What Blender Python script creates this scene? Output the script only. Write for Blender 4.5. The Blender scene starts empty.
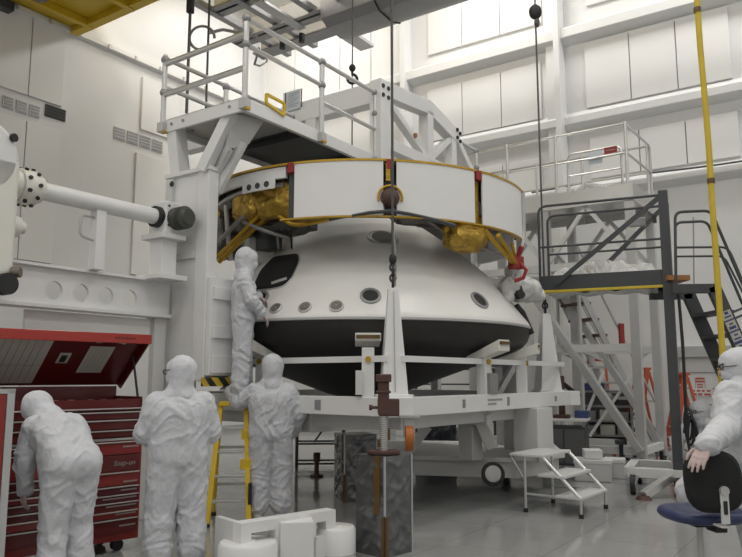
LP = 135.0
EXPO = 0.18
import bpy, bmesh, math, random
from math import sin, cos, pi, radians as R, sqrt, atan2
from mathutils import Vector as V, Matrix as M, noise as mn
random.seed(7)
S = bpy.context.scene
COL = S.collection
# ---------------------------------------------------------------- camera
FPX, CAMH = 720.0, 1.5
TILT = math.atan(99/720.0)
cam = bpy.data.objects.new('camera', bpy.data.cameras.new('camera'))
COL.objects.link(cam)
cam.location = (0, 0, CAMH)
cam.rotation_euler = (pi/2 + TILT, 0, 0)
cam.data.sensor_width = 36
cam.data.lens = FPX/742*36
cam.data.clip_end = 200
S.camera = cam
S.view_settings.view_transform = 'Standard'
S.view_settings.look = 'None'
S.view_settings.gamma = 1
S.view_settings.use_curve_mapping = False

def ray(px, py):
    x = (px-371)/FPX; y = (278.5-py)/FPX
    return V((x, cos(TILT)-y*sin(TILT), sin(TILT)+y*cos(TILT)))
def P(px, py, Y):
    d = ray(px, py); return V((0, 0, CAMH)) + d*(Y/d.y)
def Zp(px, py, z):
    d = ray(px, py); return V((0, 0, CAMH)) + d*((z-CAMH)/d.z)
def G(px, py): return Zp(px, py, 0)

# ---------------------------------------------------------------- materials
MATS = {}
def mat(name, col, rough=.5, metal=0, var=.04, vscale=6, bump=0, bscale=40, spec=.5, coat=0, alpha=1, emit=None):
    if name in MATS: return MATS[name]
    m = bpy.data.materials.new(name); m.use_nodes = True
    nt = m.node_tree; b = nt.nodes['Principled BSDF']
    b.inputs['Roughness'].default_value = rough
    b.inputs['Metallic'].default_value = metal
    b.inputs['Specular IOR Level'].default_value = spec
    b.inputs['Coat Weight'].default_value = coat
    b.inputs['Alpha'].default_value = alpha
    tc = nt.nodes.new('ShaderNodeTexCoord')
    nz = nt.nodes.new('ShaderNodeTexNoise'); nz.inputs['Scale'].default_value = vscale
    nz.inputs['Detail'].default_value = 4
    nt.links.new(tc.outputs['Object'], nz.inputs['Vector'])
    mx = nt.nodes.new('ShaderNodeMix'); mx.data_type = 'RGBA'
    c = V(col[:3])
    mx.inputs['A'].default_value = (*[max(0, k*(1-var)) for k in c], 1)
    mx.inputs['B'].default_value = (*[min(1, k*(1+var)) for k in c], 1)
    nt.links.new(nz.outputs['Fac'], mx.inputs['Factor'])
    nt.links.new(mx.outputs['Result'], b.inputs['Base Color'])
    if bump:
        n2 = nt.nodes.new('ShaderNodeTexNoise'); n2.inputs['Scale'].default_value = bscale
        n2.inputs['Detail'].default_value = 3
        nt.links.new(tc.outputs['Object'], n2.inputs['Vector'])
        bp = nt.nodes.new('ShaderNodeBump'); bp.inputs['Strength'].default_value = bump
        bp.inputs['Distance'].default_value = .02
        nt.links.new(n2.outputs['Fac'], bp.inputs['Height'])
        nt.links.new(bp.outputs['Normal'], b.inputs['Normal'])
    if emit:
        b.inputs['Emission Color'].default_value = (*emit[0], 1)
        b.inputs['Emission Strength'].default_value = emit[1]
    MATS[name] = m
    return m

WALL = mat('wall_paint', (.76, .76, .755), .42, var=.015, vscale=.6)
PANEL = mat('wall_panel_paint', (.79, .785, .77), .5, var=.012, vscale=.8)
SEAM = mat('seam_grey', (.34, .34, .335), .6)
TRIM = mat('trim_paint', (.78, .78, .77), .35, var=.02)
CEIL = mat('ceiling_paint', (.75, .75, .74), .6)
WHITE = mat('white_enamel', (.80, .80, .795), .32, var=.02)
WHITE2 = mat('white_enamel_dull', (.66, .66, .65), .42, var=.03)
CREAM = mat('cream_enamel', (.78, .77, .71), .35)
SHELL = mat('backshell_white', (.80, .79, .765), .33, var=.015, vscale=3)
BLACK = mat('heat_shield_black', (.022, .021, .020), .55, var=.12, vscale=5)
DARK = mat('dark_rubber', (.02, .02, .022), .6)
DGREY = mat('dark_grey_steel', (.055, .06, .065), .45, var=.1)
MGREY = mat('mid_grey_metal', (.32, .32, .325), .45, .4, var=.1)
LGREY = mat('light_grey_metal', (.52, .52, .52), .38, .3, var=.06)
ALU = mat('aluminium', (.66, .66, .65), .3, .75, var=.05)
CHROME = mat('chrome_pull', (.62, .6, .58), .28, .8)
STEEL = mat('steel_cable', (.10, .10, .10), .45, .5)
GOLD = mat('gold_foil', (.50, .32, .06), .3, .75, var=.3, vscale=14, bump=.9, bscale=22)
GOLDD = mat('gold_strut', (.55, .34, .04), .38, .55, var=.18, vscale=20)
FOILD = mat('dark_foil', (.13, .125, .115), .3, .6, var=.35, vscale=12, bump=1, bscale=16)
REDCAP = mat('red_cover', (.30, .025, .025), .45)
REDB = mat('bright_red_enamel', (.38, .03, .02), .3, var=.05, coat=.3)
RED = mat('red_enamel', (.25, .018, .015), .3, var=.06, coat=.3)
REDD = mat('dark_red_enamel', (.115, .010, .010), .32, var=.08, coat=.2)
PAPER = mat('paper', (.50, .49, .43), .7, var=.06, vscale=12)
YEL = mat('yellow_fibreglass', (.72, .49, .02), .4, var=.08)
YELC = mat('crane_yellow', (.62, .42, .02), .45, var=.08, vscale=2)
YELS = mat('yellow_strap', (.62, .46, .04), .6, var=.12, vscale=9)
ORG = mat('orange_fibreglass', (.45, .085, .035), .45, var=.08)
WHEEL = mat('orange_wheel', (.55, .17, .03), .5, var=.1)
RUST = mat('brown_primer', (.085, .04, .032), .55, var=.15, vscale=15)
SUIT = mat('coverall_cloth', (.61, .62, .655), .72, var=.03, vscale=9, bump=.35, bscale=26, spec=.25)
HOOD = mat('hood_cloth', (.63, .64, .675), .75, var=.03, vscale=9, bump=.5, bscale=16, spec=.25)
SKIN = mat('skin', (.46, .30, .235), .5, var=.06)
GLOVE = mat('thin_glove', (.55, .43, .41), .5, var=.05)
MASK = mat('mask_cloth', (.66, .69, .72), .8)
BLUE = mat('blue_vinyl', (.03, .042, .12), .35, var=.1)
BLUEB = mat('blue_plastic', (.05, .08, .22), .45)
BLACKF = mat('black_fabric', (.011, .011, .012), .85, var=.2, vscale=30)
def film_mat(name, col, rough, metal, scale, strength):
    m = mat(name, col, rough, metal, var=.22, vscale=5)
    nt = m.node_tree; b = nt.nodes['Principled BSDF']
    tc = nt.nodes.new('ShaderNodeTexCoord'); mp = nt.nodes.new('ShaderNodeMapping')
    mp.inputs['Rotation'].default_value = (.5, .6, .4); mp.inputs['Scale'].default_value = (scale, scale, scale*.35)
    nz = nt.nodes.new('ShaderNodeTexNoise'); nz.inputs['Scale'].default_value = 1.1; nz.inputs['Detail'].default_value = 3
    nz.inputs['Distortion'].default_value = 1.6
    vo = nt.nodes.new('ShaderNodeTexVoronoi'); vo.feature = 'DISTANCE_TO_EDGE'; vo.inputs['Scale'].default_value = 1.3
    ad = nt.nodes.new('ShaderNodeMath'); ad.operation = 'MULTIPLY_ADD'; ad.inputs[1].default_value = .6
    nt.links.new(tc.outputs['Object'], mp.inputs['Vector'])
    nt.links.new(mp.outputs['Vector'], nz.inputs['Vector']); nt.links.new(mp.outputs['Vector'], vo.inputs['Vector'])
    nt.links.new(vo.outputs['Distance'], ad.inputs[0]); nt.links.new(nz.outputs['Fac'], ad.inputs[2])
    bp = nt.nodes.new('ShaderNodeBump'); bp.inputs['Strength'].default_value = strength; bp.inputs['Distance'].default_value = .06
    nt.links.new(ad.outputs['Value'], bp.inputs['Height']); nt.links.new(bp.outputs['Normal'], b.inputs['Normal'])
    return m
FOIL = mat('grey_wrap_film', (.155, .16, .165), .2, .55, var=.06, vscale=3)
TAPE = mat('amber_tape', (.13, .072, .022), .35, var=.2, vscale=18)
BRONZE = mat('bronze_cover', (.20, .17, .14), .4, .4, var=.2, vscale=20)
PLASTIC = film_mat('clear_wrap_white', (.66, .66, .65), .2, 0, 7, .9)
REDT = mat('red_print', (.45, .10, .08), .6)
BLUET = mat('blue_print', (.05, .06, .2), .6)
TXT = mat('grey_print', (.20, .2, .2), .6)
LBLUE = mat('pale_blue_card', (.62, .68, .74), .5)
GREENP = mat('green_grey_cover', (.085, .095, .085), .5)
MOTOR = mat('dark_olive_motor', (.06, .065, .055), .4)
LOGO = mat('logo_silver', (.42, .36, .34), .35, .5)
WOOD = mat('orange_board', (.36, .16, .05), .55, var=.15)

def floor_mat():
    m = bpy.data.materials.new('floor_epoxy'); m.use_nodes = True
    nt = m.node_tree; b = nt.nodes['Principled BSDF']
    tc = nt.nodes.new('ShaderNodeTexCoord')
    br = nt.nodes.new('ShaderNodeTexBrick')
    br.offset = 0; br.squash = 1
    br.inputs['Scale'].default_value = 1
    br.inputs['Brick Width'].default_value = .92
    br.inputs['Row Height'].default_value = .92
    br.inputs['Mortar Size'].default_value = .006
    br.inputs['Color1'].default_value = (.335, .34, .335, 1)
    br.inputs['Color2'].default_value = (.32, .325, .32, 1)
    br.inputs['Mortar'].default_value = (.245, .245, .24, 1)
    nt.links.new(tc.outputs['Object'], br.inputs['Vector'])
    nz = nt.nodes.new('ShaderNodeTexNoise'); nz.inputs['Scale'].default_value = 1.3; nz.inputs['Detail'].default_value = 5
    nt.links.new(tc.outputs['Object'], nz.inputs['Vector'])
    mp = nt.nodes.new('ShaderNodeMapRange')
    mp.inputs['To Min'].default_value = .90; mp.inputs['To Max'].default_value = 1.06
    nt.links.new(nz.outputs['Fac'], mp.inputs['Value'])
    mul = nt.nodes.new('ShaderNodeMix'); mul.data_type = 'RGBA'; mul.blend_type = 'MULTIPLY'
    mul.inputs['Factor'].default_value = 1
    nt.links.new(br.outputs['Color'], mul.inputs['A'])
    nt.links.new(mp.outputs['Result'], mul.inputs['B'])
    nt.links.new(mul.outputs['Result'], b.inputs['Base Color'])
    b.inputs['Roughness'].default_value = .11
    n2 = nt.nodes.new('ShaderNodeTexNoise'); n2.inputs['Scale'].default_value = 2.2
    nt.links.new(tc.outputs['Object'], n2.inputs['Vector'])
    bp = nt.nodes.new('ShaderNodeBump'); bp.inputs['Strength'].default_value = .08; bp.inputs['Distance'].default_value = .05
    nt.links.new(n2.outputs['Fac'], bp.inputs['Height']); nt.links.new(bp.outputs['Normal'], b.inputs['Normal'])
    return m
def hazard_mat():
    m = bpy.data.materials.new('hazard_stripes'); m.use_nodes = True
    nt = m.node_tree; b = nt.nodes['Principled BSDF']
    tc = nt.nodes.new('ShaderNodeTexCoord')
    w = nt.nodes.new('ShaderNodeTexWave'); w.bands_direction = 'DIAGONAL'
    w.inputs['Scale'].default_value = 3.2
    nt.links.new(tc.outputs['Object'], w.inputs['Vector'])
    cr = nt.nodes.new('ShaderNodeValToRGB'); cr.color_ramp.interpolation = 'CONSTANT'
    cr.color_ramp.elements[0].color = (.02, .02, .02, 1)
    cr.color_ramp.elements[1].position = .5; cr.color_ramp.elements[1].color = (.6, .42, .03, 1)
    nt.links.new(w.outputs['Fac'], cr.inputs['Fac']); nt.links.new(cr.outputs['Color'], b.inputs['Base Color'])
    return m
HAZ = hazard_mat()

# ---------------------------------------------------------------- mesh builder
def frame_of(d, up=V((0, 0, 1))):
    d = d.normalized()
    if abs(d.dot(up)) > .98: up = V((0, 1, 0)) if abs(d.y) < .9 else V((1, 0, 0))
    s = d.cross(up).normalized(); u = s.cross(d).normalized()
    return s, u
class MB:
    def __init__(self): self.b = bmesh.new()
    def hull(self, pts, faces):
        vs = [self.b.verts.new(p) for p in pts]
        for f in faces:
            try: self.b.faces.new([vs[i] for i in f])
            except ValueError: pass
        return self
    def box(self, lo, hi, rz=0, piv=None):
        (x0, y0, z0), (x1, y1, z1) = lo, hi
        pts = [V(p) for p in ((x0,y0,z0),(x1,y0,z0),(x1,y1,z0),(x0,y1,z0),(x0,y0,z1),(x1,y0,z1),(x1,y1,z1),(x0,y1,z1))]
        if rz:
            piv = V(piv) if piv is not None else V(((x0+x1)/2, (y0+y1)/2, 0))
            m = M.Rotation(rz, 3, 'Z'); pts = [piv + m @ (p-piv) for p in pts]
        return self.hull(pts, [(0,3,2,1),(4,5,6,7),(0,1,5,4),(1,2,6,5),(2,3,7,6),(3,0,4,7)])
    def cbox(self, c, s, rz=0):
        c = V(c); s = V(s)/2
        return self.box(c-s, c+s, rz, c)
    def beam(self, a, b, w, h, up=V((0,0,1)), w2=None, h2=None):
        a = V(a); b = V(b); s, u = frame_of(b-a, V(up)); w2 = w if w2 is None else w2; h2 = h if h2 is None else h2
        pts = []
        for p, ww, hh in ((a, w, h), (b, w2, h2)):
            pts += [p - s*ww/2 - u*hh/2, p + s*ww/2 - u*hh/2, p + s*ww/2 + u*hh/2, p - s*ww/2 + u*hh/2]
        return self.hull(pts, [(0,3,2,1),(4,5,6,7),(0,1,5,4),(1,2,6,5),(2,3,7,6),(3,0,4,7)])
    def cyl(self, a, b, r0, r1=None, n=14, cap=True):
        a = V(a); b = V(b); r1 = r0 if r1 is None else r1
        s, u = frame_of(b-a)
        A = [self.b.verts.new(a + (s*cos(2*pi*i/n)+u*sin(2*pi*i/n))*r0) for i in range(n)]
        B = [self.b.verts.new(b + (s*cos(2*pi*i/n)+u*sin(2*pi*i/n))*r1) for i in range(n)]
        for i in range(n):
            j = (i+1) % n
            self.b.faces.new((A[i], A[j], B[j], B[i]))
        if cap:
            self.b.faces.new(A[::-1]); self.b.faces.new(B)
        return self
    def tube(self, pts, r, n=8, closed=False):
        pts = [V(p) for p in pts]; rings = []
        N = len(pts)
        s, u = frame_of(pts[1]-pts[0])
        for k, p in enumerate(pts):
            if closed: d = pts[(k+1) % N] - pts[k-1]
            elif k == 0: d = pts[1]-p
            elif k == N-1: d = p-pts[k-1]
            else: d = (pts[k+1]-p).normalized() + (p-pts[k-1]).normalized()
            d.normalize()
            s = (s - d*s.dot(d)).normalized(); u = d.cross(s)
            rr = r[k] if isinstance(r, (list, tuple)) else r
            rings.append([self.b.verts.new(p + (s*cos(2*pi*i/n)+u*sin(2*pi*i/n))*rr) for i in range(n)])
        for k in range(N if closed else N-1):
            A = rings[k]; B = rings[(k+1) % N]
            for i in range(n):
                j = (i+1) % n
                self.b.faces.new((A[i], A[j], B[j], B[i]))
        if not closed:
            self.b.faces.new(rings[0][::-1]); self.b.faces.new(rings[-1])
        return self
    def lathe(self, prof, n=64, c=(0,0,0), a0=0, a1=360, closed=False, axis=None):
        """prof: (r, z). angles measured from -Y towards +X. axis: matrix for other axes"""
        c = V(c); full = abs(a1-a0) >= 360
        N = n if full else n+1
        rings = []
        for k in range(N):
            t = R(a0 + (a1-a0)*k/n)
            ring = []
            for r_, z in prof:
                p = V((r_*sin(t), -r_*cos(t), z))
                if axis is not None: p = axis @ p
                ring.append(self.b.verts.new(c+p))
            rings.append(ring)
        m = len(prof)
        for k in range(n):
            A = rings[k]; B = rings[(k+1) % N]
            for i in range(m if closed else m-1):
                j = (i+1) % m
                try: self.b.faces.new((A[i], B[i], B[j], A[j]))
                except ValueError: pass
        if closed and not full:
            self.b.faces.new(rings[0]); self.b.faces.new(rings[-1][::-1])
        return self
    def sphere(self, c, r, sc=(1,1,1), n=16, rot=None):
        m = M.Translation(V(c))
        if rot is not None: m = m @ rot.to_4x4()
        m = m @ M.Diagonal((*[k*r for k in sc], 1))
        bmesh.ops.create_uvsphere(self.b, u_segments=n, v_segments=max(6, n*2//3), radius=1, matrix=m)
        return self
    def prism(self, pts, off):
        """extrude polygon pts by vector off"""
        off = V(off); A = [self.b.verts.new(V(p)) for p in pts]; B = [self.b.verts.new(V(p)+off) for p in pts]
        n = len(A)
        self.b.faces.new(A[::-1]); self.b.faces.new(B)
        for i in range(n):
            j = (i+1) % n; self.b.faces.new((A[i], A[j], B[j], B[i]))
        return self
    def disc(self, c, nrm, r, t, n=20):
        c = V(c); nrm = V(nrm).normalized()
        return self.cyl(c, c+nrm*t, r, n=n)
    def build(self, name, m, parent=None, smooth=False, bevel=0, angle=40, seg=2):
        bmesh.ops.remove_doubles(self.b, verts=self.b.verts, dist=1e-5)
        bmesh.ops.recalc_face_normals(self.b, faces=self.b.faces)
        me = bpy.data.meshes.new(name); self.b.to_mesh(me); self.b.free()
        o = bpy.data.objects.new(name, me); COL.objects.link(o)
        me.materials.append(m)
        if smooth:
            me.polygons.foreach_set('use_smooth', [True]*len(me.polygons))
            try: me.set_sharp_from_angle(angle=R(angle))
            except Exception: pass
        if bevel:
            md = o.modifiers.new('bevel', 'BEVEL'); md.width = bevel; md.segments = seg; md.limit_method = 'ANGLE'
        if parent is not None: o.parent = parent
        return o
def tag(o, label=None, cat=None, group=None, kind=None):
    if label: o['label'] = label
    if cat: o['category'] = cat
    if group: o['group'] = group
    if kind: o['kind'] = kind
    return o
def thing(name, label, cat, loc=(0,0,0), rz=0, group=None):
    o = bpy.data.objects.new(name, None); COL.objects.link(o); o.empty_display_size = .1
    o.location = loc; o.rotation_euler = (0, 0, rz)
    return tag(o, label, cat, group)
def struct(o): o['kind'] = 'structure'; return o
def local(root):
    m = (M.Translation(root.location) @ root.rotation_euler.to_matrix().to_4x4()).inverted()
    return lambda p: m @ V(p)
def arc(c, r, a0, a1, n, ax, ay):
    c = V(c); ax = V(ax); ay = V(ay)
    return [c + ax*r*cos(R(a0+(a1-a0)*i/n)) + ay*r*sin(R(a0+(a1-a0)*i/n)) for i in range(n+1)]
def bend(pts, r, n=4):
    """round the inner corners of a polyline"""
    pts = [V(p) for p in pts]; out = [pts[0]]
    for k in range(1, len(pts)-1):
        a, p, b = pts[k-1], pts[k], pts[k+1]
        d0 = (a-p); d1 = (b-p); rr = min(r, d0.length*.45, d1.length*.45)
        q0 = p + d0.normalized()*rr; q1 = p + d1.normalized()*rr
        for i in range(n+1):
            t = i/n; out.append(q0*(1-t)**2 + p*2*t*(1-t) + q1*t*t)
    out.append(pts[-1]); return out
def crumple(o, amp, freq, seed=0):
    for v in o.data.vertices:
        p = v.co*freq + V((seed*7.3, seed*3.1, seed))
        v.co += v.normal*amp*(mn.noise(p) + .5*mn.noise(p*2.3))
    return o
ROOMA = -R(34.4)
KX, KY = -3.45, 22.0
UU = V((sin(R(34.4)), cos(R(34.4)), 0)); VV = V((cos(R(34.4)), -sin(R(34.4)), 0))
KO = V((KX, KY, 0))
def hit_back(px, py, off=0):
    """pixel -> (x along the back wall, z); off = distance in front of wall"""
    d = ray(px, py); o = V((0,0,CAMH)); k = KO - UU*off
    t = (k-o).dot(UU)/d.dot(UU); p = o+d*t
    return (p-KO).dot(VV), p.z
def hit_left(px, py, off=0):
    d = ray(px, py); o = V((0,0,CAMH)); k = KO + VV*off
    t = (k-o).dot(VV)/d.dot(VV); p = o+d*t
    return (p-KO).dot(UU), p.z
# ================================================================ ROOM SHELL
CZ = 13.0
def room(o):
    o.location = KO; o.rotation_euler = (0, 0, ROOMA); return o
fl = struct(room(MB().box((-.5, -27, -.2), (25, .5, 0)).build('floor', floor_mat())))
struct(room(MB().box((-.5, -27, CZ), (25, .5, CZ+.2)).build('ceiling', CEIL)))
wb = struct(room(MB().box((-.3, 0, 0), (24.3, .3, CZ)).build('wall_back', WALL)))
wl = struct(room(MB().box((-.3, -26.5, 0), (0, 0, CZ)).build('wall_left', WALL)))
struct(room(MB().box((24, -26.5, 0), (24.3, 0, CZ)).build('wall_right', WALL)))
struct(room(MB().box((0, -26.8, 0), (24, -26.5, CZ)).build('wall_front', WALL)))

def sub(mb, name, m, par, **k):
    o = mb.build(name, m, par, **k); return o
def panel_back(xl, xr, yt, yb, seams=(), zt=None, ymid=None, th=.06):
    xm = (xl+xr)/2; ymid = ymid if ymid is not None else (yt+yb)/2
    cuts = [xl]+list(seams)+[xr]
    xs = [hit_back(c, ymid)[0] for c in cuts]
    z1 = zt if zt is not None else hit_back(xm, yt)[1]; z0 = hit_back(xm, yb)[1]
    for a, b in zip(xs, xs[1:]):
        sub(MB().box((a+.012, -th, z0), (b-.012, -.001, z1)), 'wall_panel', PANEL, wb, bevel=.008)
    sub(MB().box((xs[0]+.02, -.02, z0+.02), (xs[-1]-.02, -.0005, z1-.02)), 'panel_backing', SEAM, wb)
panel_back(585, 732, 25, 94, (630, 677))
panel_back(584, 735, -70, -14, (632, 681))
panel_back(590, 741, 125, 182-14, (640, 687))
panel_back(428, 543, 77, 141-10, (463, 502))
panel_back(428, 542, -30, 40, (462, 500))
panel_back(430, 544, 168, 215, (464, 504))
panel_back(264, 392, -60, 104, (296, 341, 372), ymid=70)
for (a, b) in ((397, 412), (548, 565)):
    x0 = hit_back(a, 60)[0]; x1 = hit_back(b, 60)[0]
    sub(MB().box((x0, -.16, 0), (x1, .0, CZ)).box((x1-.14, -.42, 0), (x1, -.16, CZ)), 'wall_pilaster', TRIM, wb, bevel=.01)
sub(MB().box((0, -.12, 0), (.16, 0, CZ)), 'corner_trim', TRIM, wb)
n = 0
for (px, pb, pt, dep) in ((482, 59.5, 49, .30), (655, 107, 97, .22), (688, 177, 169, .22)):
    n += 1
    z0 = hit_back(px, pb, dep)[1]; z1 = hit_back(px, pt, dep)[1]
    o = MB()
    o.hull([V(p) for p in ((0,-dep,z0),(0,-dep,z1-.05),(0,-.0,z1+.12),(0,0,z0-.12),(24,-dep,z0),(24,-dep,z1-.05),(24,0,z1+.12),(24,0,z0-.12))],
           [(0,1,2,3),(7,6,5,4),(0,4,5,1),(1,5,6,2),(2,6,7,3),(3,7,4,0)])
    struct(room(o.build('trim_%d' % n, TRIM, bevel=.012)))
zc = hit_back(688, 168, .26)[1]
cb = MB().tube([(x, -.27, zc + .03*sin(x*1.3)) for x in [i*.5 for i in range(18, 49)]], .022, 6).build('wall_cable', STEEL)
tag(room(cb), 'dark cable run along the ledge of the white back wall', 'cable')
# low wainscot and kick
struct(room(MB().box((0, -.03, 0), (24, 0, .14)).build('baseboard_back', LGREY)))
struct(room(MB().box((0, -26, 0), (.03, 0, .14)).build('baseboard_left', LGREY)))
# big door at the right of the back wall
x0 = hit_back(681, 380)[0]; x1 = x0+2.9; zt = hit_back(700, 357)[1]
d1 = struct(room(MB().box((x0, -.05, 0), (x1, -.001, zt)).build('door_1', WHITE2, bevel=.01)))
sub(MB().box((x0-.12, -.12, 0), (x0, 0, zt+.1)).box((x1, -.12, 0), (x1+.12, 0, zt+.1)).box((x0-.12, -.14, zt), (x1+.12, 0, zt+.22)), 'door_frame', LGREY, d1)
mb = MB()
for i in range(1, 6): mb.box((x0, -.058, i*zt/6-.012), (x1, -.05, i*zt/6+.012))
sub(mb, 'door_groove', SEAM, d1)
# the red printed notice on that door (too small to read in the photograph: rows of marks)
sx0, sz1 = hit_back(690, 377, .07); sx1, sz0 = hit_back(711.5, 395.5, .07)
w = sx1-sx0; h = sz1-sz0
sg = room(MB().box((sx0-.02, -.066, sz0-.02), (sx1+.02, -.052, sz1+.02)).build('door_notice', WHITE2))
tag(sg, 'notice with rows of red print on the white door behind the crouching person', 'sign')
mb = MB(); bx_ = lambda a, b, c, d: mb.box((sx0+a*w, -.07, sz0+c*h), (sx0+b*w, -.066, sz0+d*h))
bx_(.27,.70,.86,.97); bx_(.27,.70,.70,.80); bx_(.33,.62,.55,.62); bx_(.33,.62,.42,.48)
bx_(.24,.26,.38,.97); bx_(.71,.73,.38,.97)
for a,b in ((0,.2),(.3,.46),(.54,.68),(.78,.97)): bx_(a,b,.2,.30)
for a,b in ((.01,.28),(.34,.56),(.65,.97)): bx_(a,b,.0,.11)
sub(mb, 'print', REDT, sg)

# ---- left wall details
def panel_left(xl, xr, yt, yb, seams=(), ymid=None, th=.06):
    xm = (xl+xr)/2; ymid = ymid if ymid is not None else (yt+yb)/2
    ys = [hit_left(c, ymid)[0] for c in [xl]+list(seams)+[xr]]
    z1 = hit_left(xm, yt)[1]; z0 = hit_left(xm, yb)[1]
    for a, b in zip(ys, ys[1:]):
        sub(MB().box((.001, a+.012, z0), (th, b-.012, z1)), 'wall_panel', PANEL, wl, bevel=.008)
    sub(MB().box((.0005, ys[0]+.02, z0+.02), (.02, ys[-1]-.02, z1-.02)), 'panel_backing', SEAM, wl)
panel_left(-40, 65, 4, 91, (30,))
panel_left(-40, 56, 116, 258, (21,))
panel_left(140, 178, 84, 136)
panel_left(132, 168, 157, 277)
def vents(x0, x1, yt, yb, n, m, label):
    y0 = hit_left(x0, yb)[0]; y1 = hit_left(x1, yb)[0]; xm = (x0+x1)/2
    z1 = hit_left(xm, yt)[1]; z0 = hit_left(xm, yb)[1]
    w = (y1-y0)/n
    for i in range(n):
        a = y0+i*w+.03; b = y0+(i+1)*w-.03
        t = room(MB().box((.001, a, z0), (.03, b, z1)).build('air_vent', m))
        mb = MB()
        for k in range(4):
            zz = z0 + (k+.5)*(z1-z0)/4
            mb.box((.03, a+.03, zz-.018), (.045, b-.03, zz+.018))
        mb.build('louvre', MGREY if m is not DGREY else DARK, t)
        tag(t, *label[i] if isinstance(label, list) else label)
vents(0, 41, 101, 113, 3, LGREY, [('grey air vent of the upper left row, nearest the left edge of the photo', 'vent', 'wall vents'),
    ('grey air vent of the upper left row, between two other grey vents', 'vent', 'wall vents'),
    ('grey air vent of the upper left row, next to the dark vent', 'vent', 'wall vents')])
vents(43, 66, 107, 119, 1, DGREY, [('single dark vent high on the left wall, right of three grey ones', 'vent', 'wall vents')])
nm = ['first from the left', 'second from the left', 'third from the left', 'last, beside the stand tower']
vents(112, 163, 134, 146, 4, LGREY, [('grey vent in the row above the bearing shaft, %s' % k, 'vent', 'wall vents') for k in nm])
# runway ledge with clips along the left wall
zl = hit_left(140, 62)[1]
tr = struct(room(MB().box((0, -26, zl-.07), (.16, 0, zl+.03)).build('trim_4', TRIM)))
mb = MB()
for i in range(22): mb.box((.16, -1-i*.8, zl-.10), (.2, -.95-i*.8, zl+.02))
mb.build('rail_clip', LGREY, tr)

# ================================================================ LAMPS of the hall
def lamp(a, y, sx, sy, power, z=CZ-.3, col=(1, .985, .955)):
    l = bpy.data.lights.new('bay_lamp', 'AREA'); l.shape = 'RECTANGLE'; l.size = sx; l.size_y = sy
    l.energy = power; l.color = col
    o = bpy.data.objects.new('bay_lamp', l); COL.objects.link(o)
    o.location = KO + VV*a + UU*y + V((0, 0, z)); o.rotation_euler = (0, 0, ROOMA)
for a in (2.6, 8.3, 14, 19.7):
    for y in (-2.2, -8.5, -15, -21.5):
        lamp(a, y, 2.2, 1.4, LP*(1.35 if y > -5 else 1)*(.75 if a < 4 and y > -5 else (1.35 if a < 4 else 1)))
w_ = bpy.data.worlds.new('hall_air'); S.world = w_; w_.use_nodes = True
w_.node_tree.nodes['Background'].inputs['Color'].default_value = (.8, .8, .8, 1)
w_.node_tree.nodes['Background'].inputs['Strength'].default_value = .1
# ================================================================ SPACECRAFT
CX, CY = -.092, 9.96
ZB = 1.18
CC = V((CX, CY, 0))
sc = thing('spacecraft', 'large white conical capsule with black underside and a ring of white panels above', 'spacecraft', (CX, CY, ZB))
ls = local(sc)
def pol(phi, r, z): return V((r*sin(R(phi)), -r*cos(R(phi)), z-ZB))      # local
PROF = [(2.25, 2.148), (2.235, 2.19), (1.99, 2.52), (1.76, 2.80), (1.30, 3.20), (.80, 3.56), (.72, 3.62)]
# smooth transition profile
def prof_r(z):
    for (r0, z0), (r1, z1) in zip(PROF, PROF[1:]):
        if z0 <= z <= z1: return r0+(r1-r0)*(z-z0)/(z1-z0)
    return None
def smooth_prof(p, it=2):
    for _ in range(it):
        q = [p[0]]
        for a, b in zip(p, p[1:]):
            q += [(a[0]*.75+b[0]*.25, a[1]*.75+b[1]*.25), (a[0]*.25+b[0]*.75, a[1]*.25+b[1]*.75)]
        q.append(p[-1]); p = q
    return p
PROF = [PROF[0]] + smooth_prof(PROF[1:])
lz = lambda pr: [(r, z-ZB) for r, z in pr]
shell = MB().lathe(lz([(2.20, 2.133), (2.25, 2.133)] + PROF + [(.70, 3.66), (.0, 3.68)]), 96).build('backshell', SHELL, sc, smooth=True, angle=30)
mb = MB().lathe(lz([(0, 1.18), (.25, 1.19), (.5, 1.25), (.9, 1.40), (1.5, 1.615), (2.02, 1.80), (2.14, 1.86), (2.20, 1.93), (2.235, 2.02), (2.245, 2.085), (2.20, 2.098)]), 96)
mb.build('heat_shield', BLACK, sc, smooth=True, angle=60).data.transform(M.Translation((0, 0, .033)))
MB().lathe(lz([(2.249, 2.083), (2.262, 2.09), (2.262, 2.112), (2.249, 2.118)]), 96).build('rim_seam', LGREY, sc, smooth=True).data.transform(M.Translation((0, 0, .033)))

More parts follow.
